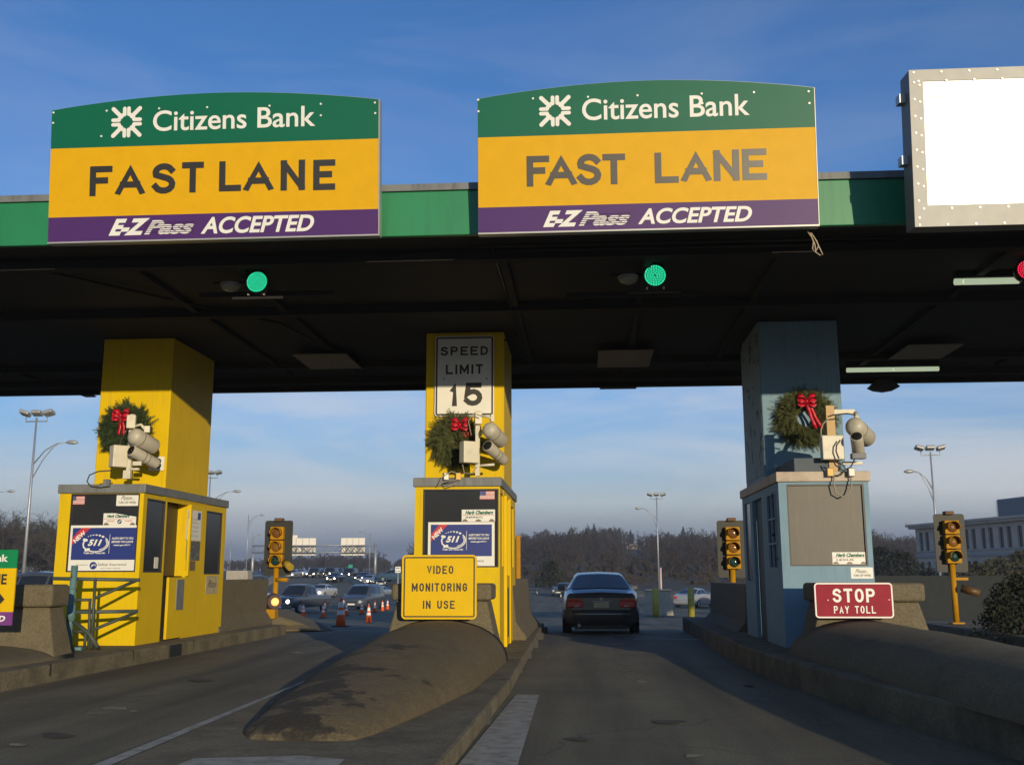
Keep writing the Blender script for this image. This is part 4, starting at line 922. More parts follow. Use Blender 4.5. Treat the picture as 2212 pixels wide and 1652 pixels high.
rotbox(at(256, 986, Y-.05), .12, .11, .18, .75).build('control_box', boxw, t, bev=.012)
housing(t, at(290, 941, Y-.25), at(333, 966, Y+.15), .137, False, (.25,))
housing(t, at(283, 972, Y-.25), at(339, 1003, Y+.2), .093, True, (.45, .6))
rotbox(at(297, 1001, Y-.1), .07, .03, .035, 0).build('camera_bracket', boxw, t, bev=.006)
rotbox(at(275, 1025, Y-.05), .06, .04, .07, 0).build('base_bracket', boxw, t, bev=.006)
B().tube([at(275, 1013, Y), at(300, 1013, Y-.05)], .022, 8).build('arm', boxw, t)
B().tube([at(x, y, Y-.2) for x, y in ((240, 1016), (212, 1018), (193, 1026), (188, 1040), (196, 1050), (220, 1053), (232, 1045))], .011, 8).build('cable', rubber, t)
B().tube([at(x, y, Y-.12) for x, y in ((284, 898), (276, 925), (262, 950), (252, 975), (254, 1008))], .008, 6).build('cable', rubber, t)
rotbox(at(231, 1043, Y-.22), .05, .04, .06, 0).build('junction_box', capm, t, bev=.008)
Y = 16.45
t = thing('camera_mast', 'camera mast with two tilted cylinders below the speed limit sign', 'camera', at(1030, 1030, Y))
x_ = at(1032, 960, Y).x; B().box(x_-.035, x_+.035, Y-.035, Y+.035, at(1032, 1028, Y).z, at(1032, 887, Y).z).build('post', boxw, t)
rotbox(at(1033, 903, Y-.08), .06, .04, .1, .3).build('top_bracket', boxw, t, bev=.01)
B().tube([at(1040, 898, Y-.1), at(1056, 900, Y-.1), at(1064, 908, Y-.1)], .022, 8).build('arm', boxw, t)
rotbox(at(1063, 903, Y-.1), .03, .03, .06, .4).build('hinge_plate', boxw, t, bev=.006)
rotbox(at(1014, 977, Y-.12), .14, .09, .175, .55).build('control_box', boxw, t, bev=.012)
housing(t, at(1057, 927, Y-.25), at(1082, 953, Y+.15), .13, False, (.3,))
housing(t, at(1053, 962, Y-.25), at(1088, 995, Y+.2), .093, True, (.45, .62))
B().tube([at(1030, 1006, Y), at(1068, 1003, Y-.05)], .022, 8).build('arm', boxw, t)
for ps in (((1018, 940), (1012, 910), (1022, 893), (1040, 898)), ((999, 1003), (1003, 1022), (1020, 1022), (1030, 1008)), ((945, 1050), (955, 1030), (975, 1018), (985, 1021)), ((985, 1045), (965, 1052), (955, 1045), (990, 1035))): B().tube([at(x, y, Y-.25) for x, y in ps], .009, 6).build('cable', cablel, t)
Y = 15.1
t = thing('camera_mast', 'camera mast with hanging camera over the pale blue booth', 'camera', at(1797, 1030, Y))
x_ = at(1797, 960, Y).x; B().box(x_-.06, x_+.06, Y-.02, Y+.07, at(1797, 1020, Y).z, at(1797, 876, Y).z).build('post', pm('tan_steel', (.5, .33, .14), .6, var=.2), t)
B().box(x_+.061, x_+.36, Y-.0, Y+.05, at(1830, 894, Y).z, at(1830, 887, Y).z+.02).build('arm', boxw, t)
B().box(x_+.14, x_+.42, Y-.0, Y+.05, at(1830, 1003, Y).z, at(1830, 998, Y).z+.01).build('arm', boxw, t)
rotbox(at(1797, 967, Y-.14), .155, .07, .175, .06).build('control_box', boxw, t, bev=.012)
housing(t, at(1845, 920, Y-.25), at(1873, 947, Y+.15), .137, False, (.3,))
B().tube([at(1851, 905, Y-.2), at(1848, 893, Y-.1)], .035, 10).build('knuckle', boxw, t)
housing(t, at(1850, 942, Y-.42), at(1855, 981, Y-.1), .088, True, ())
rotbox(at(1854, 985, Y-.2), .1, .06, .04, 0).build('lower_plate', capm, t, bev=.006)
for ps, m_ in ((((1788, 900), (1800, 896), (1830, 893), (1848, 896)), rubber), (((1774, 945), (1773, 930), (1778, 915), (1789, 905)), cablel), (((1815, 950), (1807, 962), (1806, 975), (1812, 990)), rubber), (((1846, 991), (1838, 1008), (1822, 1016), (1805, 1005), (1800, 995)), rubber), (((1802, 1025), (1801, 1045), (1806, 1065), (1820, 1073), (1834, 1066), (1840, 1050), (1837, 1030)), cablel), (((1797, 1028), (1815, 1026), (1828, 1014), (1820, 1003), (1806, 998)), rubber)): B().tube([at(x, y, Y-.28) for x, y in ps], .011, 6).build('cable', m_, t)
lampf = pm('lamp_face', (.75, .72, .62), .25, var=.04); lampa = pm('amber_face', (.75, .4, .05), .25, var=.04)
def flasher(px, py, Y, w_, h_, m_, label, tilt=.4):
    p = at(px, py, Y); t = thing('small_lamp', label, 'lamp', p)
    rotbox(p, w_, .03, h_, tilt).build('body', capm, t, bev=.006)
    M_ = Matrix.Translation(p) @ Matrix.Rotation(tilt, 4, 'Z'); B().box(-w_*.8, w_*.8, -.036, -.031, -h_*.85, h_*.85, M_).build('lens', m_, t)
flasher(963, 1029, 16.25, .045, .06, lampf, 'pale lamp on the middle booth roof edge'); flasher(989, 1029, 16.25, .045, .06, lampa, 'amber lamp on the middle booth roof edge')
flasher(1792, 1020, 14.82, .05, .06, lampa, 'amber lamp on the blue booth roof edge', .2); flasher(1838, 1020, 14.82, .05, .06, lampf, 'white lamp on the blue booth roof edge', .2)

# ------------------------------------------------------------------ amber three-lens signals past the booths
def signal(px, py, Y, label, plate_=True, lit=None):
    p = at(px, py, Y); t = thing('amber_signal', label, 'traffic signal', (p.x, Y, .2))
    if plate_:
        FB = Face((p.x, Y+.08, p.z), (1, 0, 0), (0, 0, 1)); FB.poly(B(), rrect(-.345, -.68, .345, .64, .06), -.012, 0).build('backplate', backp, t)
    B().box(p.x-.1, p.x+.1, Y-.02, Y+.2, p.z+.62, p.z+.7).build('cap', pm('brown_cap', (.13, .07, .04), .7), t, bev=.02)
    hs = B()
    for k in (-1, 0, 1): hs.box(p.x-.165, p.x+.165, Y-.1, Y+.07, p.z+k*.33-.155, p.z+k*.33+.155)
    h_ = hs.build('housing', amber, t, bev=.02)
    for k, c_ in ((1, (.16, .07, .02)), (0, (.2, .1, .02)), (-1, (.012, .04, .035))):
        c0 = Vector((p.x, Y-.1, p.z+k*.33)); B().tube([c0+Vector((0, -.001, 0)), c0+Vector((0, -.02, 0)), c0+Vector((0, -.035, 0))], [.12, .1, .03], 18).build('lens', pm('lens_%d' % k, c_, .12), h_)
        mb = B(); n = 14; vs = []
        for yy in (0, -.17):
            for i in range(n+1):
                a = R(-20+220*i/n); vs.append(c0+Vector((.135*math.cos(a), yy if i not in (0, n) else yy*.5, .135*math.sin(a))))
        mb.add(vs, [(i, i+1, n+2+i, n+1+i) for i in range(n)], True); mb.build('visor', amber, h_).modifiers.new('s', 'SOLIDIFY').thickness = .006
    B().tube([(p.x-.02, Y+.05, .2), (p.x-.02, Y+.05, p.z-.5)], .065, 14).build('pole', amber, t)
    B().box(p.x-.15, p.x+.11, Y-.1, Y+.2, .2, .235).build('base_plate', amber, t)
    return t, p
t, p = signal(599, 1181, 24.6, 'amber signal on a dark backplate past the left booth')
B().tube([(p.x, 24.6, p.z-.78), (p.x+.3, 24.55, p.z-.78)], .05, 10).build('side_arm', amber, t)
a = at(617, 1219, 24.4); B().tube([a+Vector((-.06, .12, .05)), a+Vector((.16, -.12, -.07))], .085, 14).build('side_lamp', pm('olive_yellow', (.35, .25, .03), .5), t)
signal(1583, 1183, 24.4, 'amber signal coloured as if in shade, half hidden behind the blue booth')
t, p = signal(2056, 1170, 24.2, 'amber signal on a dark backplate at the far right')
a = at(2100, 1275, 24); B().tube([a+Vector((-.2, .1, .05)), a+Vector((.15, -.05, -.06))], .09, 14).build('side_lamp', pm('dull_amber', (.1, .05, .01), .5), t)
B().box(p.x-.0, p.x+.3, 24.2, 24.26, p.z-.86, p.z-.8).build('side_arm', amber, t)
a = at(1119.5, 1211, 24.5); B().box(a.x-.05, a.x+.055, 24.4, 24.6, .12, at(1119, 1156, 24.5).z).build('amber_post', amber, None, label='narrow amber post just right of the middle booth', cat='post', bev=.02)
# glowing flasher on the ground by the left signal
p = at(588, 1299, 24.1); t = thing('warning_beacon', 'glowing orange warning beacon on the island past the left booth', 'beacon', p)
B().tube([p+Vector((-.12, .2, 0)), p+Vector((.02, 0, 0)), p+Vector((.1, -.12, 0))], [.12, .2, .17], 18).build('housing', pm('beacon_housing', (.05, .03, .03), .5), t)
B().tube([p+Vector((.105, -.125, 0)), p+Vector((.12, -.15, 0)), p+Vector((.13, -.17, 0))], [.095, .075, .03], 18).build('lens', pm('beacon_glow', (.9, .5, .2), .3, emit=(1, .4, .1), estr=1.4), t)
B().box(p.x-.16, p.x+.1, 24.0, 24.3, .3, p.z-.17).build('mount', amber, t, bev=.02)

# ------------------------------------------------------------------ cones, bollards, blocks
or_ = pm('cone_orange', (.9, .13, .02), .5, var=.1); wh_ = pm('cone_reflector', (.75, .75, .72), .35, var=.05)
def cone_proto():
    t = thing('traffic_cone', 'x', 'traffic cone', world=False)
    B().tube([(0, 0, .03), (0, 0, .3), (0, 0, .7)], [.13, .092, .03], 16).build('body', or_, t)
    B().box(-.19, .19, -.19, .19, 0, .03).build('base', pm('cone_base', (.03, .025, .02), .7), t, bev=.01)
    B().tube([(0, 0, .3), (0, 0, .4)], [.095, .081], 16, cap=False).build('collar', wh_, t)
    B().tube([(0, 0, .47), (0, 0, .6)], [.071, .051], 16, cap=False).build('collar', wh_, t)
    return t
cp = cone_proto()
cones = [(735.5, 1353.6, 1.28, 'largest orange cone, nearest, on the pale patch'), (654.5, 1333, 1, 'dim cone in front of the grey pickup'), (698, 1334.4, 1, 'cone standing between the pickup and the largest cone'),
    (748, 1330, 1, 'cone just behind the largest cone, before the minivan'), (781, 1327, 1, 'cone in front of the right headlight of the minivan'), (796, 1345, 1, 'shaded red cone right of the largest cone'),
    (809.5, 1323, 1, 'cone right of the minivan, third from the right in the row'), (826, 1319.5, 1, 'second cone from the right end of the row'), (837, 1316.6, 1, 'rightmost cone of the row next to the concrete block')]
for i, (x, y, s_, lab) in enumerate(cones):
    o = cp if i == 0 else copy_tree(cp); g = gnd(x, y); o.location = (g.x, g.y, H(g.y)); o.scale = (s_, s_, s_); o['label'] = lab; o['group'] = 'orange cones across the closed lanes'
yb = pm('bollard_yellow', (.36, .32, .05), .6, var=.2, scale=5, dirt=(.2, .17, .05), dscale=4)
for x, lab in ((1417, 'yellow bollard in front of the concrete block'), (1494, 'yellow bollard standing alone left of the silver car')):
    g = gnd(x, 1332); r_ = 7/F*g.y; z0 = H(g.y); hh = 60/F*g.y
    B().tube([(g.x, g.y, z0), (g.x, g.y, z0+hh-.04), (g.x, g.y, z0+hh-.01), (g.x, g.y, z0+hh)], [r_, r_, r_*.75, r_*.3], 16).build('bollard', yb, None, label=lab, cat='bollard', group='yellow bollards')
a, b2 = gnd(1391, 1330), gnd(1454, 1330); y_ = a.y+1
end_block(a.x*1.02+.1, b2.x*1.02-.1, y_, y_+.8, H(y_), H(y_)+1.42, 'square concrete block behind the yellow bollard', flare=.12, cap=.1, mat=conc_l)
a, b2 = gnd(1408, 1335.5), gnd(1508, 1335.5); marking([(a.x, a.y), (b2.x, b2.y), (b2.x, b2.y+.3), (a.x, a.y+.3)])
g = gnd(1429, 1300); B().tube([(g.x, g.y, H(g.y)), (g.x, g.y, H(g.y)+(1300-1229)/F*g.y)], .09, 8).build('delineator', pm('pinkish_white', (.6, .42, .4), .5), None, label='thin pinkish post behind the concrete block', cat='post')
# flexible white posts by the white car
for x in (562, 571):
    g = gnd(x, 1304); B().tube([(g.x, g.y, H(g.y)), (g.x, g.y, H(g.y)+.62)], .06, 8).build('delineator', wh_, None, label='thin white post behind the orange beacon, %s of a pair' % ('left' if x == 562 else 'right'), cat='post', group='white posts')
# concrete hut behind the left booth
a = gnd(480, 1275); hx = .1; p0 = at(487, 1266, 100); p1 = at(534, 1266, 100)
t = thing('concrete_hut', 'small pale concrete box beyond the left booth', 'box', ((p0.x+p1.x)/2, 100, -1.3))
B().box(p0.x, p1.x, 100, 101.5, -1.3, at(500, 1232, 100).z).build('body', conc_l, t, bev=.03); B().box(p0.x+.35, p1.x-.35, 99.93, 99.99, -1.2, at(500, 1236, 100).z).build('door', conc_l, t)

# ------------------------------------------------------------------ cars
ST = {
 'sedan': [(-2.235, .70, .34, .80, .62, .86), (-2.18, .80, .26, .90, .70, .965), (-1.8, .86, .20, .95, .73, 1.0), (-1.55, .87, .18, .96, .73, 1.03), (-.7, .87, .18, .97, .57, 1.375), (0, .87, .18, .96, .59, 1.42), (.45, .87, .18, .95, .57, 1.38), (1.2, .87, .18, .93, .72, .99), (1.9, .86, .2, .84, .7, .87), (2.15, .8, .24, .72, .62, .76), (2.23, .7, .32, .62, .55, .66)],
 'minivan': [(-2.3, .82, .35, 1.0, .66, 1.5), (-2.2, .9, .28, 1.05, .72, 1.68), (-1.2, .96, .22, 1.06, .76, 1.76), (0, .96, .22, 1.05, .76, 1.76), (.6, .96, .22, 1.02, .72, 1.68), (1.45, .95, .22, 1.0, .74, 1.06), (2.0, .93, .25, .88, .74, .92), (2.3, .84, .28, .74, .62, .78), (2.38, .74, .34, .64, .56, .68)],
 'suv': [(-2.2, .8, .4, 1.0, .66, 1.45), (-2.1, .88, .34, 1.06, .7, 1.64), (-1.2, .92, .3, 1.08, .72, 1.72), (0, .92, .3, 1.07, .72, 1.72), (.4, .92, .3, 1.06, .7, 1.66), (1.0, .92, .3, 1.04, .72, 1.1), (1.9, .9, .34, .98, .74, 1.02), (2.2, .84, .38, .86, .66, .9), (2.28, .76, .44, .74, .6, .78)],
 'pickup': [(-2.7, .88, .45, 1.0, .84, 1.04), (-2.6, .92, .4, 1.02, .86, 1.06), (-.75, .94, .36, 1.04, .88, 1.07), (-.7, .94, .36, 1.05, .74, 1.66), (-.2, .94, .36, 1.06, .74, 1.76), (.3, .94, .36, 1.05, .72, 1.72), (1.0, .94, .36, 1.04, .76, 1.1), (2.2, .93, .38, 1.0, .78, 1.04), (2.6, .88, .42, .9, .7, .94), (2.68, .8, .48, .8, .64, .84)],
}
WIN = {'sedan': dict(side=[(-1.35, -.45), (-.38, .3), (.36, 1.05)], front=(.52, 1.14), rear=(-1.5, -.76), wy=(-1.36, 1.37)),
 'minivan': dict(side=[(-2.0, -1.1), (-1.0, -.05), (.03, .95)], front=(.66, 1.4), rear=None, wy=(-1.45, 1.5)),
 'suv': dict(side=[(-1.95, -1.1), (-1.0, -.2), (-.12, .75)], front=(.45, .96), rear=None, wy=(-1.35, 1.45)),
 'pickup': dict(side=[(-.62, -.1), (-.02, .85)], front=(.36, .96), rear=None, wy=(-1.7, 1.65))}
def ringpt(st, i):
    y, w_, z0, zb, wt, zt = st
    pts = [(0, z0), (w_*.8, z0), (w_*.95, z0+.06), (w_, z0+.35*(zb-z0)), (w_*.99, z0+.78*(zb-z0)), (w_*.95, zb), (wt, zb+(zt-zb)*.86), (wt*.86, zt-.012), (wt*.5, zt+.0), (0, zt+.012)]
    i0 = min(8, int(i)); f = i-i0; a, b_ = pts[i0], pts[i0+1]
    return Vector((a[0]+(b_[0]-a[0])*f, y, a[1]+(b_[1]-a[1])*f))
def stat(kind, y):
    T = ST[kind]
    for a, b_ in zip(T, T[1:]):
        if y <= b_[0]+1e-6:
            f = (y-a[0])/(b_[0]-a[0]); return (y,)+tuple(p+(q-p)*f for p, q in zip(a[1:], b_[1:]))
    return T[-1]
def surf(kind, y, i): return ringpt(stat(kind, y), i)
PAINT = {}
def car(kind, paint, loc, rz, label, lit=False, group=None, plate_txt=None, detail=False):
    key = (kind, paint, lit, detail)
    if key in PAINT:
        t = copy_tree(PAINT[key])
    else:
        pcol = {'black': (.085, .088, .095), 'silver': (.34, .36, .38), 'white': (.6, .6, .57), 'grey': (.1, .115, .13), 'blue': (.06, .12, .17), 'dark': (.018, .02, .026), 'slate': (.085, .1, .12)}[paint]
        pmt = pm('car_paint_'+paint, pcol, .28, .3, var=.05, coat=.5)
        glass = pm('car_glass', (.015, .02, .025), .08, var=.1, spec=.8)
        t = thing(kind, 'x', 'car', world=False)
        T = ST[kind]; ys = []
        for a, b_ in zip(T, T[1:]):
            n = max(1, int((b_[0]-a[0])/.22)); ys += [a[0]+(b_[0]-a[0])*k/n for k in range(n)]
        ys.append(T[-1][0]); K = 10; mb = B(); rows = []
        idx = list(range(10))
        for y in ys:
            half = [surf(kind, y, i) for i in idx]
            ring = half + [Vector((-p.x, p.y, p.z)) for p in half[1:-1]][::-1]
            rows.append(ring)
        n = len(rows[0]); mb.v = [p for r_ in rows for p in r_]
        mb.f = [(j*n+k, j*n+(k+1) % n, (j+1)*n+(k+1) % n, (j+1)*n+k) for j in range(len(rows)-1) for k in range(n)]
        mb.f += [tuple(range(n)), tuple((len(rows)-1)*n+k for k in range(n))]; mb.sm = [True]*len(mb.f)
        body = mb.build('body', pmt, t, fix=True)
        body.modifiers.new('e', 'EDGE_SPLIT').split_angle = R(48)
        Wn = WIN[kind]
        def patch(y0, y1, i0, i1, off, ny=6, ni=3, mir=False, full=False):
            mb = B(); cols = [i0+(i1-i0)*k/ni for k in range(ni+1)]
            rws = []
            for j in range(ny+1):
                y = y0+(y1-y0)*j/ny; r_ = []
                for i in cols:
                    p = surf(kind, y, i); e = .02
                    du = surf(kind, y+e, i)-surf(kind, y-e, i); dv = surf(kind, y, min(9, i+e))-surf(kind, y, i-e); nn = dv.cross(du).normalized() if True else None
                    if nn.x < -1e-3 or nn.z < -.2: nn = -nn
                    r_.append(p + nn*off)
                if full: r_ = r_ + [Vector((-q.x, q.y, q.z)) for q in r_[:-1]][::-1]
                rws.append([Vector((-q.x, q.y, q.z)) for q in r_] if mir else r_)
            m_ = len(rws[0]); mb.v = [q for r_ in rws for q in r_]
            mb.f = [(j*m_+k, j*m_+k+1, (j+1)*m_+k+1, (j+1)*m_+k) for j in range(ny) for k in range(m_-1)]; mb.sm = [True]*len(mb.f)
            return mb
        for (a, b_) in Wn['side']:
            for mir in (False, True): patch(a, b_, 5.14, 5.9, .008, mir=mir).build('side_window', glass, t)
        patch(*Wn['front'], 6.35, 9, .01, full=True).build('windscreen', glass, t)
        if Wn['rear']: patch(*Wn['rear'], 6.4, 9, .01, full=True).build('rear_window', glass, t)
        y0, y1 = T[0][0], T[-1][0]; W_ = T[1][1]
        if kind in ('suv', 'minivan'): B().box(-T[0][4]*.85, T[0][4]*.85, y0-.012, y0-.002, T[0][3]+.08, T[0][5]-.12).build('rear_window', glass, t)
        wr = .31 if kind in ('sedan', 'minivan') else .37
        for y in Wn['wy']:
            for sx in (-1, 1):
                xo = sx*(stat(kind, y)[1]+.006); xi = sx*(stat(kind, y)[1]-.2); c0 = Vector((0, y, wr))
                tb = B().tube([c0+Vector((xi, 0, 0)), c0+Vector((xi+sx*.03, 0, 0)), c0+Vector((xo-sx*.03, 0, 0)), c0+Vector((xo, 0, 0))], [wr*.9, wr, wr, wr*.9], 22).build('wheel', pm('tyre', (.014, .014, .015), .85), t)
                B().tube([c0+Vector((xo, 0, 0)), c0+Vector((xo+sx*.006, 0, 0))], wr*.62, 16).build('rim', steel, tb)
                B().tube([c0+Vector((xo-sx*.025, 0, .015)), c0+Vector((xo-sx*.012, 0, .015))], wr*1.16, 22).build('wheel_arch', black, t)
        zf = T[-1][3]; hl = pm('headlight_lit', (.8, .75, .6), .2, emit=(1, .86, .6), estr=16) if lit else pm('headlight', (.5, .52, .5), .12, spec=.9)
        for sx in (-1, 1):
            c0 = Vector((sx*W_*.68, y1-.03, zf-.04)); B().tube([c0+Vector((0, -.1, 0)), c0+Vector((0, .05, 0))], [.13, .105], 12).build('headlight', hl, t)
        B().box(-.42, .42, y1-.04, y1+.012, zf-.1, zf-.005).build('grille', black, t, bev=.01)
        B().box(-W_*.92, W_*.92, y1-.12, y1+.07, .34, .5).build('front_bumper', pmt, t, bev=.04, seg=3)
        B().box(-.26, .26, y1+.071, y1+.08, .38, .49).build('number_plate', s_white, t)
        red = pm('tail_light', (.55, .012, .02), .15, spec=.8); zr = T[1][3]
        if not detail:
            B().box(-W_*.97, W_*.97, y0-.06, y0+.15, .34, .55).build('rear_bumper', pmt, t, bev=.04, seg=3)
            for sx in (-1, 1): B().box(min(sx*W_*.6, sx*W_*.93), max(sx*W_*.6, sx*W_*.93), y0-.02, y0+.06, zr-.2, zr-.06).build('tail_light', red, t, bev=.015)
        for sx in (-1, 1):
            ym = Wn['front'][1]-.18; xm = stat(kind, ym)[1]; B().box(min(sx*(xm-.03), sx*(xm+.15)), max(sx*(xm-.03), sx*(xm+.15)), ym-.05, ym+.06, T[4][3]-.0, T[4][3]+.13).build('mirror', pmt, t, bev=.03, seg=2)
        PAINT[key] = t
    t.location = loc; t.rotation_euler = (0, 0, rz); t['label'] = label; t['category'] = {'sedan': 'car', 'minivan': 'minivan', 'suv': 'car', 'pickup': 'pickup truck'}[kind]
    if group: t['group'] = group
    return t
# the dark sedan ahead, with its own rear detailing
sd = car('sedan', 'black', (.345, 25.7, H(25.7)), R(.6), 'dark sedan seen from behind in the lane right of the middle booth', detail=True)
y0 = -2.235; pmt = MATS['car_paint_black']; red = MATS['tail_light']
bmp = B(); n = 17
prof = [(.0, .3), (-.06, .32), (-.1, .4), (-.115, .5), (-.1, .56), (-.02, .6)]
vs = []
for k in range(n):
    u = -1+2*k/(n-1); ex = abs(u)**5*.16
    for (dy, z) in prof: vs.append(Vector((u*.84, y0+.06+dy+ex, z)))
m_ = len(prof); bmp.add(vs, [(k*m_+j, k*m_+j+1, (k+1)*m_+j+1, (k+1)*m_+j) for k in range(n-1) for j in range(m_-1)], True)
bmp.build('rear_bumper', pmt, sd)
B().box(-.62, .62, y0-.062, y0-.035, .455, .485).build('bumper_strip', black, sd)
B().box(-.66, .66, y0-.03, y0-.006, .58, .87).build('boot_lid', pmt, sd, bev=.03, seg=3)
B().box(-.68, .68, y0-.035, y0+.1, .885, .905).build('boot_edge', pmt, sd, bev=.008)
for sx in (-1, 1):
    tl = B().box(min(sx*.4, sx*.77), max(sx*.4, sx*.77), y0-.045, y0+.06, .64, .8).build('tail_light', red, sd, bev=.03, seg=3)
    B().box(min(sx*.46, sx*.76), max(sx*.46, sx*.76), y0-.05, y0+.05, .79, .845).build('indicator', pm('indicator_orange', (.5, .12, .02), .2), tl, bev=.015)
    B().box(min(sx*.5, sx*.6), max(sx*.5, sx*.6), y0-.05, y0-.04, .66, .7).build('reversing_lens', pm('clear_lens', (.5, .42, .4), .2), tl)
B().box(-.17, .17, y0-.045, y0-.031, .64, .76).build('number_plate', pm('plate_cream', (.55, .52, .4), .5), sd)
B().box(-.22, .22, y0-.047, y0-.031, .772, .79).build('plate_handle', alum, sd)
B().tube([(-.5, y0-.03, .25), (-.5, y0+.2, .25)], .035, 10).build('exhaust', steel, sd)
B().box(-.6, .6, y0+.1, y0+.6, .16, .3).build('underside', black, sd)
B().tube([(0, y0-.034, .83), (0, y0-.03, .83)], .035, 14).build('badge', alum, sd)
def place(kind, paint, x, y, deg, label, lit=True, ww=1.0):
    g = gnd(x, y); return car(kind, paint, (g.x, g.y+2.2, H(g.y+2.2)), R(deg), label, lit, group='vehicles on the road beyond the plaza')
place('pickup', 'slate', 624, 1325, 168, 'grey pickup truck behind the glowing orange beacon')
place('sedan', 'white', 685, 1293, 172, 'white sedan coming down the road between pickup and minivan')
place('minivan', 'slate', 770, 1318, 172, 'grey minivan coming towards the cones', False)
place('sedan', 'silver', 806, 1297, 170, 'silver car half hidden behind the minivan')
place('sedan', 'dark', 810, 1269, 200, 'dark sedan turned sideways near the right road edge', False)
place('sedan', 'silver', 792, 1265, 170, 'silver car with lit headlights left of the dark sideways sedan')
place('sedan', 'dark', 780, 1258, 170, 'dark car with one bright headlight in the queue')
place('sedan', 'dark', 716.5, 1259, 176, 'black car with bright headlights in the middle of the far road')
place('suv', 'dark', 748, 1250, 176, 'dark tall car with bright headlights under the green guide sign')
place('suv', 'dark', 707, 1247.5, 176, 'dark tall car behind the black car in the middle')
place('suv', 'dark', 672, 1248.5, 176, 'dark tall car with bright headlights right of the white far car')
place('sedan', 'white', 645, 1246.5, 0, 'white far car seen from behind near the left road edge', False)
place('sedan', 'silver', 626, 1248.5, 176, 'far car peeping out behind the yellow side lamp')
place('sedan', 'silver', 692, 1241, 176, 'tiny pale car at the head of the far road')
place('sedan', 'dark', 727, 1242.5, 176, 'tiny dark car with one bright light on the far road')
place('sedan', 'grey', 1218, 1289, 165, 'small dark car left of the dark sedan ahead', False)
place('sedan', 'grey', 532, 1256, 176, 'far car with bright headlights at the foot of the street lamps')
g = gnd(1507, 1313); car('sedan', 'silver', (g.x, g.y+1.8, H(g.y)), R(-28), 'silver sedan right of the lone yellow bollard', False)
g = gnd(1570, 1317); car('sedan', 'blue', (g.x+1.2, g.y+1, H(g.y)), R(150), 'pale blue car half hidden behind the dulled amber signal', False)
g = gnd(520, 1312); car('suv', 'white', (g.x, g.y+1.8, H(g.y)), R(-20), 'white car half hidden behind the left concrete barrier', False)
g = at(857, 1252, 120); car('sedan', 'blue', (g.x, 120, g.z-.2), R(75), 'bluish car beside the small white road sign', False)
p = at(38, 1232, 24.5); car('sedan', 'slate', (p.x-.1, 26, p.z-1.44), R(92), 'grey car roof behind the left concrete block', False)

# ------------------------------------------------------------------ road edges, gantry, small signs
def rail(pts, label, name, h=.8, kind='w', mat=conc_l):
    t = thing(name, label, 'barrier' if kind == 'j' else 'guard rail', (*pts[0], H(pts[0][1])))
    den = []
    for a, b_ in zip(pts, pts[1:]):
        n = max(1, int(math.dist(a, b_)/6)); den += [(a[0]+(b_[0]-a[0])*k/n, a[1]+(b_[1]-a[1])*k/n) for k in range(n)]
    den.append(pts[-1])
    mb = B(); vs = []
    for i, (x, y) in enumerate(den):
        a, b_ = den[max(0, i-1)], den[min(len(den)-1, i+1)]; d = Vector((b_[0]-a[0], b_[1]-a[1], 0)).normalized(); nn = Vector((-d.y, d.x, 0)); z = H(y)
        pr_ = [(-.3, 0), (.3, 0), (.14, .3), (.09, h), (-.09, h), (-.14, .3)] if kind == 'j' else [(-.05, h-.32), (.05, h-.32), (.09, h-.16), (.05, h), (-.05, h), (-.0, h-.16)]
        vs += [Vector((x, y, z+q))+nn*p_ for p_, q in pr_]
    mb.add(vs, [(i*6+k, i*6+(k+1) % 6, (i+1)*6+(k+1) % 6, (i+1)*6+k) for i in range(len(den)-1) for k in range(6)]); mb.build('wall' if kind == 'j' else 'beam', mat, t)
    if kind == 'w':
        for (x, y) in den[::1]: B().box(x-.06, x+.06, y-.05+.12, y+.05+.12, H(y), H(y)+h-.02).build('post', steel, t)
rail([(-36, 88), (-38, 110), (-41, 128), (-46, 150), (-52, 170), (-66, 205), (-90, 260)], 'low pale concrete wall along the left side of the far road', 'road_wall', .8, 'j')
rail([(-14.5, 84), (-19.5, 100), (-24, 118), (-29, 135), (-37, 160), (-52, 198), (-72, 250)], 'low pale concrete wall along the right side of the far road', 'road_wall', .75, 'j')
rail([(-17, 126), (-8, 121), (-2.5, 110), (2.5, 100), (8, 93), (16, 88), (30, 80), (46, 72), (56, 66)], 'long guard rail in front of the wooded hill', 'guard_rail', .85, 'w', pm('dull_rail', (.2, .19, .17), .6))
gY = 250; k_ = gY/F
ga, gb_ = at(544, 1250, gY), at(810, 1246, gY)
t = thing('sign_gantry', 'steel sign gantry spanning the far road', 'gantry', (ga.x, gY, ga.z-1))
zt_, zb_ = at(670, 1178, gY).z, at(670, 1193, gY).z
B().tube([(ga.x, gY, ga.z-1.5), (ga.x, gY, zt_)], .38, 8).build('post', steel, t); B().tube([(gb_.x, gY, gb_.z-1.5), (gb_.x, gY, zt_+.3)], .38, 8).build('post', steel, t)
mb = B()
for z in (zt_, zb_):
    for yy in (-.7, .7): mb.tube([(ga.x, gY+yy, z), (gb_.x, gY+yy, z)], .13, 6)
n = 22
for k in range(n):
    xa = ga.x+(gb_.x-ga.x)*k/n; xb = ga.x+(gb_.x-ga.x)*(k+1)/n; mb.tube([(xa, gY-.7, zt_), (xa, gY-.7, zb_)], .07, 4)
    if k % 2: mb.tube([(xa, gY-.7, zt_), (xb, gY-.7, zb_)], .07, 4)
mb.build('truss', steel, t)
backm = pm('sign_back_bright', (.85, .8, .68), .5, var=.05)
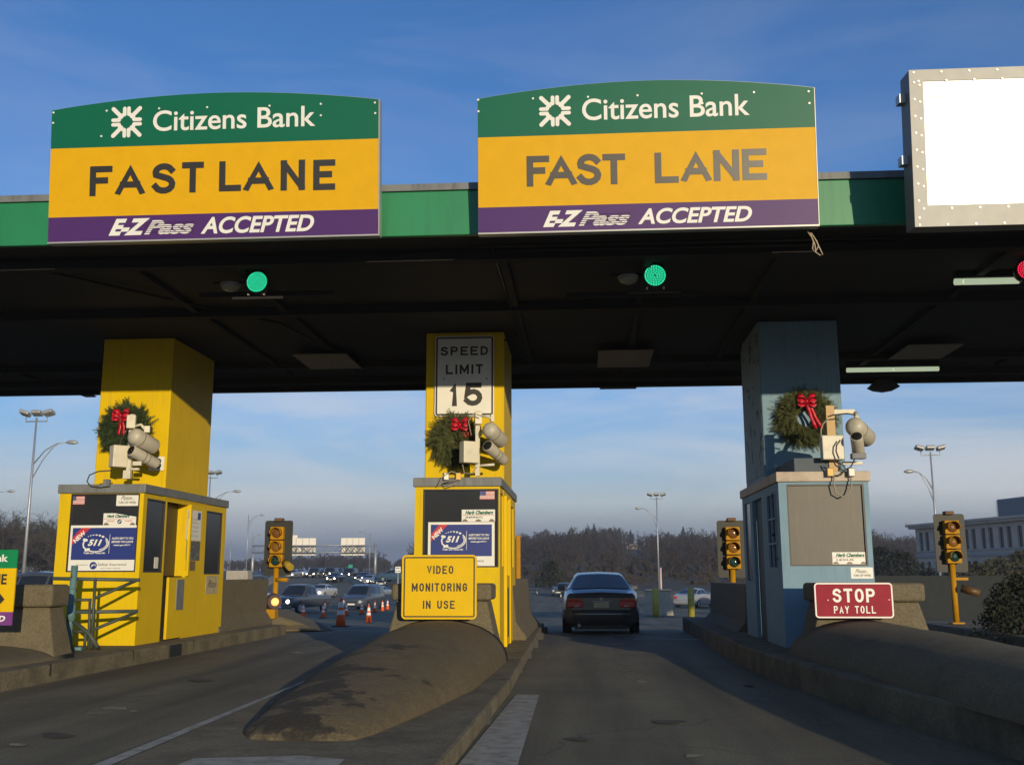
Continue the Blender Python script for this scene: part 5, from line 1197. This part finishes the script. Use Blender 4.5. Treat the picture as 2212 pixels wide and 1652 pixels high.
for (x0, x1, y0_, y1_, step, lab) in ((625.5, 682, 1162, 1199, True, 'left bright sign panel with a small tab on the far gantry'), (736.6, 788, 1161.5, 1199, False, 'right bright sign panel on the far gantry')):
    FG = Face((0, gY+1.0, 0), (1, 0, 0), (0, 0, 1)); b_ = FG.bx(x0, y0_, x1, y1_); t2 = thing('gantry_sign', lab, 'sign', FG.P(b_[0], b_[1]))
    mb = B(); FG.rect(mb, b_, -.15, 0)
    if step: FG.rect(mb, (b_[0]+.4, b_[3]+.01, b_[0]+1.9, b_[3]+.75), -.15, 0)
    mb.build('panel', backm, t2)
    mb = B()
    for k in range(1, 4): FG.rect(mb, (b_[0]+(b_[2]-b_[0])*k/4-.05, b_[1], b_[0]+(b_[2]-b_[0])*k/4+.05, b_[3]), .001, .12)
    mb.build('stiffener', pm('stiffener_grey', (.45, .42, .36), .5), t2)
    mb = B(); n = 4
    for k in range(n):
        xa = b_[0]+(b_[2]-b_[0])*k/n; xb = b_[0]+(b_[2]-b_[0])*(k+1)/n
        mb.tube([(xa, gY-.85, zt_), (xb, gY-.85, zb_)], .08, 4); mb.tube([(xb, gY-.85, zt_), (xa, gY-.85, zb_)], .08, 4)
    mb.build('cross_brace', pm('brace_dark', (.12, .1, .09), .6), t2)
def small_sign(px, py, w_, h_, Y, mat, label, txt=None):
    c = at(px, py, Y); FG = Face((c.x, Y, c.z), (1, 0, 0), (0, 0, 1)); t = thing('road_sign', label, 'sign', (c.x, Y, H(Y)))
    k = Y/F; b_ = (-w_*k/2, -h_*k/2, w_*k/2, h_*k/2); FG.poly(B(), rrect(*b_, .05), -.03, 0).build('panel', mat, t)
    B().tube([(c.x, Y+.08, H(Y)-.3), (c.x, Y+.08, c.z)], .06, 6).build('post', steel, t)
    if txt:
        for i, s_ in enumerate(txt): text(FG, s_, (b_[0]*.75, b_[3]-(i+1)*(b_[3]-b_[1])/len(txt)+.08, b_[2]*.75, b_[3]-i*(b_[3]-b_[1])/len(txt)-.08), s_black, t, .01, .03)
small_sign(757, 1223, 9.5, 7.5, 180, pm('guide_green', (.02, .3, .2), .5), 'small green guide sign above the far cars')
small_sign(859.5, 1230, 12, 13, 75, s_white, 'small white speed limit sign right of the far cars', ['SPEED', '15'])

# ------------------------------------------------------------------ street lamps
def lamp_post(X, Y, h, arm, flood, label, z0=None, rise=1.0):
    z0 = H(Y) if z0 is None else z0; t = thing('street_lamp', label, 'street lamp', (X, Y, z0), group='tall steel street lamps')
    B().tube([(X, Y, z0), (X, Y, z0+h*.5), (X, Y, z0+h)], [.13, .1, .06], 10).build('pole', steel, t)
    if arm:
        s = 1 if arm > 0 else -1; L = abs(arm); za = z0+h*.82*rise if flood else z0+h*.94
        up = [(X, Y, za-.9), (X+s*L*.35, Y, za+.1), (X+s*L*.7, Y, za+.55), (X+s*L, Y, za+.62)]
        lo = [(X, Y, za-1.9), (X+s*L*.3, Y, za-.55), (X+s*L*.55, Y, za+.2), (X+s*L*.72, Y, za+.54)]
        B().tube(up, .045, 6).build('arm', steel, t); B().tube(lo, .035, 6).build('arm', steel, t)
        B().tube([(X+s*(L-.05), Y, za+.62), (X+s*(L+.15), Y, za+.64), (X+s*(L+.5), Y, za+.62), (X+s*(L+.75), Y, za+.6)], [.06, .14, .15, .06], 8).build('lamp_head', alum, t)
    if flood:
        B().tube([(X-.75, Y, z0+h+.1), (X-.75, Y, z0+h-.25), (X+.75, Y, z0+h-.25), (X+.75, Y, z0+h+.1)], .045, 6).build('crossbar', steel, t)
        for dx, tl in ((-.85, .3), (0, 0), (.85, -.25)):
            M_ = Matrix.Translation((X+dx, Y, z0+h+.32)) @ Matrix.Rotation(tl, 4, 'Y') @ Matrix.Rotation(-.35, 4, 'X')
            B().box(-.34, .34, -.3, .3, -.12, .14, M_).build('floodlight', alum, t, bev=.06)
    return t
def lp(bx_, by_, tx, ty, armx, army, Y, flood, label):
    top = at(tx, ty, Y); X = top.x; z0 = H(Y); h = top.z - z0 - (.3 if flood else 0); arm = 0
    if armx: arm = at(armx, army, Y).x - X; arm -= math.copysign(.7, arm)
    lamp_post(X, Y, h, arm, flood, label)
lp(48, 1232, 80, 893, 168, 936, 67, True, 'tall street lamp with three floodlights at the far left')
lp(450, 1060, 455, 1021, 520, 1045, 106, True, 'street lamp peeping out behind the left yellow column')
lp(530, 1258, 537, 1112, 570, 1120, 182, False, 'thin street lamp left of the amber signal with an arm to the right')
lp(545, 1250, 546, 1155, 562, 1160, 300, False, 'thinnest far street lamp between gantry post and amber signal')
lp(500, 1250, 499, 1166, 0, 0, 320, False, 'faint far pole just right of the left booth')
lp(802, 1240, 800, 1148, 777, 1142, 280, False, 'far street lamp by the right post of the gantry')
lp(1425, 1260, 1418, 1068, 1372, 1079, 133, True, 'street lamp with floodlights in front of the wooded hill')
lp(2040, 1285, 2009, 968, 1952, 988, 84, True, 'street lamp with floodlights left of the office building')
lp(-30, 1232, -45, 1060, 30, 1068, 110, False, 'street lamp arm reaching in at the left edge')
lp(1990, 1232, 2000, 1130, 1955, 1117, 230, False, 'far street lamp head above the office building corner')

# ------------------------------------------------------------------ office building on the right
ob0 = at(1976, 1133, 165); ob1 = at(2330, 1106, 128); bz0 = -.5
d = Vector((ob1.x-ob0.x, ob1.y-ob0.y, 0)); Lb = d.length; U_ = d.normalized()
FO = Face((ob0.x, ob0.y, bz0), U_, (0, 0, 1)); Hb = ob0.z-bz0; Nw = FO.N
t = thing('office_building', 'pale two-storey office building with a louvred rooftop box at the right', 'building', FO.O)
stone = pm('pale_masonry', (.6, .5, .4), .85, var=.1, scale=.6, dirt=(.38, .36, .34), dscale=.5); bwin = pm('office_glass', (.03, .04, .05), .2, var=.2)
mb = B()
wins = []
nb_ = 11
for k in range(14):
    u = 1.0 + k*4.1
    for du in (0, 1.75): wins.append((u+du, u+du+1.05))
zr = [0, Hb*.1, Hb*.38, Hb*.56, Hb*.86, Hb-.6]
def wall_with_windows(mb, us, v0, w0, w1, v1, d0, d1):
    u = 0
    FO.rect(mb, (0, v0, Lb, w0), d0, d1); FO.rect(mb, (0, w1, Lb, v1), d0, d1)
    for a, b_ in us:
        FO.rect(mb, (u, w0, a, w1), d0, d1); u = b_
    FO.rect(mb, (u, w0, Lb, w1), d0, d1)
wins = [w_ for w_ in wins if w_[1] < Lb-.3]
wall_with_windows(mb, wins, 0, zr[1], zr[2], Hb*.47, -.5, 0); wall_with_windows(mb, wins, Hb*.47, zr[3], zr[4], Hb-.7, -.5, 0)
mb.build('front_wall', stone, t)
FO.rect(B(), (0, 0, Lb, Hb-.2), -14, -.7).build('body', stone, t)
for a, b_ in wins:
    for w0, w1 in ((zr[1], zr[2]), (zr[3], zr[4])): f_ = FO.rect(B(), (a, w0, b_, w1), -.3, -.25); f_.build('window', bwin, t)
mb = B(); FO.rect(mb, (-.9, Hb-.7, Lb, Hb-.35), -14, .7); FO.rect(mb, (-1.2, Hb-.35, Lb, Hb), -14, 1.0); mb.build('cornice', stone, t)
mb = B(); FO.rect(mb, (-.1, Hb*.47-.2, Lb, Hb*.47+.25), .001, .22); FO.rect(mb, (-.05, zr[3]-.3, Lb, zr[3]-.02), .001, .15); mb.build('string_course', pm('course_stone', (.38, .36, .34), .85), t)
pu = FO.uv(2133, 1110)[0]
pb_ = B(); FO.rect(pb_, (pu, Hb+.01, Lb, Hb+2.55), -9, -1.6); ph = pb_.build('rooftop_box', pm('louvre_grey', (.2, .24, .28), .6), t)
mb = B()
for k in range(9): FO.rect(mb, (pu-.12, Hb+.1+k*.27, Lb, Hb+.2+k*.27), -1.599, -1.42)
mb.build('louvre', pm('louvre_slat', (.26, .3, .34), .5), ph)

# ------------------------------------------------------------------ woods, hill trees, house
bark = pm('bare_twigs', (.027, .021, .017), .9, var=.4, scale=.05)
bark2 = pm('grey_twigs', (.045, .04, .032), .9, var=.35, scale=.08)
ever = pm('dark_conifer', (.016, .022, .013), .9, var=.5, scale=.3)
def bare_tree(mb, base, h, rnd, n1=9, n2=7, n3=5, tw=.05):
    def stick(p, q, w_):
        d = q-p; s_ = d.cross(Vector((rnd.uniform(-.3, .3), 1, rnd.uniform(-.3, .3)))).normalized()*w_; i = len(mb.v)
        mb.v += [p-s_, p+s_, q+s_*.4, q-s_*.4]; mb.f.append((i, i+1, i+2, i+3)); mb.sm.append(False)
    top = base + Vector((rnd.uniform(-.06, .06)*h, 0, h*.85)); stick(base, top, tw*3)
    for i in range(n1):
        f = .22+.72*i/n1; p = base.lerp(top, f); a = rnd.uniform(0, 6.28); L = h*(.42-.26*f)*rnd.uniform(.8, 1.2)*1.15
        q = p + Vector((math.cos(a)*L, math.sin(a)*L, L*rnd.uniform(.5, 1.1))); stick(p, q, tw*1.3)
        for j in range(n2):
            p2 = p.lerp(q, .3+.7*j/n2); v = Vector((rnd.gauss(0, 1), rnd.gauss(0, 1), rnd.gauss(.6, .7))).normalized()*L*rnd.uniform(.35, .6); q2 = p2+v; stick(p2, q2, tw*.7)
            for k in range(n3):
                p3 = p2.lerp(q2, rnd.uniform(.2, 1)); v3 = Vector((rnd.gauss(0, 1), rnd.gauss(0, 1), rnd.gauss(.5, .8))).normalized()*L*rnd.uniform(.15, .35); stick(p3, p3+v3, tw*.5)
def conifer(mb, base, h, rnd):
    n = 260
    for i in range(n):
        f = .12+.88*(i/n); z = h*f; r_ = h*.26*(1-f)**.8*(1+.35*math.sin(i*.9))*rnd.uniform(.5, 1.15); a = rnd.uniform(0, 6.28)
        p = base+Vector((0, 0, z)); q = p+Vector((math.cos(a)*r_, math.sin(a)*r_, -r_*.25)); s_ = Vector((-math.sin(a), math.cos(a), .3))*(.05*h*(1-f*.7)); k = len(mb.v)
        mb.v += [p, q-s_, q+Vector((0, 0, -.04*h)), q+s_]; mb.f.append((k, k+1, k+2, k+3)); mb.sm.append(False)
rnd = random.Random(11); mb = B()
def hz_(x, y): return H(y)+hill(x, y)-.3
for i in range(1300):                                   # the wooded ridge beyond the guard rail
    Y = 170+410*rnd.random()**.8; a = rnd.uniform(-.17, .36); X = a*Y
    if Y < 230 and a < -.05: continue
    if a > .3 and Y > 150 and X > ob0.x-8 and Y < 190: continue
    house_gap = abs(a-.049) < .0125 and Y < 440
    if house_gap and Y > 230 and not 380 < Y < 412: continue
    far = Y > 380
    bare_tree(mb, Vector((X, Y, hz_(X, Y))), (5.2 if Y > 300 else 3.2) if house_gap else rnd.uniform(3.5, 5.5) if Y < 235 else rnd.uniform(4.5, 8.5)*(1.25 if rnd.random() < .12 else 1), rnd, 7 if far else 9, 5, 3, .1 if far else .07)
mb.build('hill_wood', bark, kind='stuff', label='bare brown winter wood covering the hill', cat='wood')
mb = B()
for i in range(420):                                    # far low trees by the motorway
    Y = rnd.uniform(400, 620); a = rnd.uniform(-.42, -.13); bare_tree(mb, Vector((a*Y, Y, hz_(a*Y, Y))), rnd.uniform(5, 8)*(1.15 if -.31 < a < -.2 else .85), rnd, 7, 5, 4, .12)
mb.build('far_wood', bark, kind='stuff', label='low dark tree line beyond the far road', cat='wood')
mb = B()
for i in range(60):
    Y = rnd.uniform(125, 190); a = rnd.uniform(-.66, -.50); bare_tree(mb, Vector((a*Y, Y, -.5)), rnd.uniform(8, 11.2)*Y/150, rnd, 12, 9, 7, .042)
mb.build('left_wood', bark2, kind='stuff', label='bare grey-brown trees behind the left booth', cat='wood')
# undergrowth between the stems
mb = B()
for i in range(9000):
    if i % 3: Y = 140+430*rnd.random(); X = Y*rnd.uniform(-.16, .36); s_ = rnd.uniform(.4, 1.3)
    else: Y = rnd.uniform(115, 190); X = Y*rnd.uniform(-.68, -.5); s_ = rnd.uniform(.2, .7)
    b_ = Vector((X, Y, hz_(X, Y) if i % 3 else H(Y)-.6)); k = len(mb.v); w_ = rnd.uniform(.05, .25)
    for j in range(3):
        v = Vector((rnd.gauss(0, .8), rnd.gauss(0, .5), rnd.uniform(.4, 1.2)))*s_*1.2; k = len(mb.v); mb.v += [b_, b_+v+Vector((w_, 0, 0)), b_+v*.9-Vector((w_, 0, .2))]; mb.f.append((k, k+1, k+2)); mb.sm.append(False)
mb.build('undergrowth', pm('brush', (.032, .024, .014), .95, var=.5, scale=.06), kind='stuff', label='brown brush under the bare trees', cat='undergrowth')
def tree_thing(px, py, Y, h, label, kind, seed):
    top = at(px, py, Y); base = Vector((top.x, Y, top.z-h)); r2 = random.Random(seed); t = thing('conifer' if kind == 'c' else 'evergreen_shrub', label, 'tree' if kind == 'c' else 'shrub', base)
    m2 = B(); conifer(m2, base, h, r2); m2.build('crown', ever, t); B().tube([base-Vector((0, 0, 2)), base+Vector((0, 0, h*.8))], [.3, .05], 6).build('trunk', bark, t)
tree_thing(1475.5, 1136, 430, 15, 'tall lone fir on the skyline right of the street lamp', 'c', 1)
tree_thing(1337, 1138, 440, 14, 'dark pointed fir on the ridge left of the pale house', 'c', 2)
tree_thing(1362, 1143, 450, 10, 'small fir sticking up just above the pale house', 'c', 3)
tree_thing(1229, 1145, 430, 15, 'broad dark fir on the ridge above the dark sedan', 'c', 4)
tree_thing(1190, 1162, 430, 15, 'leftmost dark fir on the ridge beside the middle booth', 'c', 5)
def shrub(px, py, Y, w_, h_, label, seed, m_=ever):
    r2 = random.Random(seed); base = at(px, py, Y); base.z = (.15 if Y < 25 else H(Y)-.1) if Y < 200 else hz_(base.x, Y); m2 = B(); t = thing('shrub', label, 'shrub', base)
    for i in range(1400):
        a = r2.uniform(0, 6.28); f = r2.random()**.5; z = r2.random(); rr = w_*f*(1-z*z*.75)*(.8+.25*math.sin(a*3+z*5)); p = base+Vector((math.cos(a)*rr, math.sin(a)*rr*.7, z*h_+r2.uniform(-.1, .1))); s_ = r2.uniform(.08, .22)*h_/2.2; v = Vector((r2.gauss(0, 1), r2.gauss(0, 1), r2.gauss(.4, 1))).normalized()*s_; w2 = v.cross(Vector((r2.random(), r2.random(), .3))).normalized()*s_*.4; k = len(m2.v)
        m2.v += [p, p+v+w2, p+v-w2]; m2.f.append((k, k+1, k+2)); m2.sm.append(False)
    m2.build('foliage', m_, t); B().tube([base-Vector((0, 0, .3)), base+Vector((0, 0, h_*.6))], [.08, .03], 6).build('stem', bark, t)
shrub(1187, 1262, 128, 3.0, 3.6, 'dark evergreen bush behind the guard rail beside the middle booth', 21)
brn = pm('olive_scrub', (.05, .048, .022), .95, var=.5, scale=.5)
shrub(1945, 1240, 112, 4.2, 4.6, 'dense dark bush between the blue booth and the office building', 22)
shrub(1905, 1240, 118, 3.6, 5.0, 'tall dark bush right behind the blue booth', 23)
shrub(2000, 1240, 102, 3.6, 3.0, 'low dark bush before the office building corner', 24)
for i, (x, w_, h_) in enumerate(((2110, 3.0, 3.4), (2160, 3.2, 3.8), (2210, 3.2, 4.4), (2065, 2.8, 3.0), (2255, 3, 4.5))):
    shrub(x, 1240, 92+i*1.5, w_, h_, ['olive scrub bush right of the far right amber signal', 'olive scrub bush under the middle office windows', 'tallest olive scrub bush at the right edge', 'low olive scrub bush behind the far right amber signal', 'olive scrub bush beyond the right edge'][i], 30+i, brn)
for i in range(16):
    r3 = random.Random(90+i); Y = r3.uniform(300, 520); a = r3.uniform(-.06, .3)
    if abs(a-.049) < .02: a += .06
    h = r3.uniform(6.5, 9.5); base = Vector((a*Y, Y, hz_(a*Y, Y))); t = thing('conifer', 'small dark evergreen scattered among the bare trees on the hill', 'tree', base, group='dark evergreens scattered in the hill wood')
    m2 = B(); conifer(m2, base, h, r3); m2.build('crown', ever, t); B().tube([base-Vector((0, 0, 1)), base+Vector((0, 0, h*.8))], [.2, .05], 6).build('trunk', bark, t)
# pale house among the trees
c = at(1369, 1199, 415); t = thing('hillside_house', 'pale house half hidden in the trees on the hill', 'house', c)
cream = pm('cream_clapboard', (.33, .3, .22), .8); k = 415/F
B().box(c.x-15*k, c.x+15*k, 415, 421, c.z-2, c.z+17*k).build('wall', cream, t)
FHs = Face((c.x, 415, c.z), (1, 0, 0), (0, 0, 1)); rf = FHs.poly(B(), [(-16.5*k, 17*k), (16.5*k, 17*k), (11*k, 24*k), (-11*k, 24*k)], -6.5, .4).build('roof', pm('slate_roof', (.12, .11, .11), .8), t, fix=True)
B().box(c.x+3*k, c.x+5*k, 417, 418, c.z+22*k, c.z+28*k).build('chimney', cream, rf)
for x in (-11, -4, 4, 10): B().box(c.x+x*k-.35, c.x+x*k+.35, 414.9, 414.99, c.z+8*k, c.z+13*k).build('window', bwin, t)
# dark wall and utility cabinet on the shaded right
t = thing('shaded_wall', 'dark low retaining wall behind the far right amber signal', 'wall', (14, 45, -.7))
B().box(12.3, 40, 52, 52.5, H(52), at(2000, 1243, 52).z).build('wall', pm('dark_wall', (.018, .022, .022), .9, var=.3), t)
shrub(2205, 1330, 20.5, 1.0, 1.05, 'dark low evergreen bush at the right edge past the far right signal', 61)
shrub(2165, 1330, 21.5, .6, .8, 'small dark evergreen bush beside the far right amber signal', 62)

# ------------------------------------------------------------------ thin winter haze
hm = bpy.data.materials.new('haze'); hm.use_nodes = True; ht = hm.node_tree; ht.nodes.clear()
pv = N(ht, 'ShaderNodeVolumePrincipled'); pv.inputs['Color'].default_value = (.8, .86, .95, 1); pv.inputs['Density'].default_value = .0005; pv.inputs['Anisotropy'].default_value = .2
ho = N(ht, 'ShaderNodeOutputMaterial'); ht.links.new(pv.outputs[0], ho.inputs['Volume'])
B().box(-2600, 2600, -130, 4600, -6, 60).build('haze', hm, kind='stuff', label='thin pale haze over the far road and hill', cat='haze')
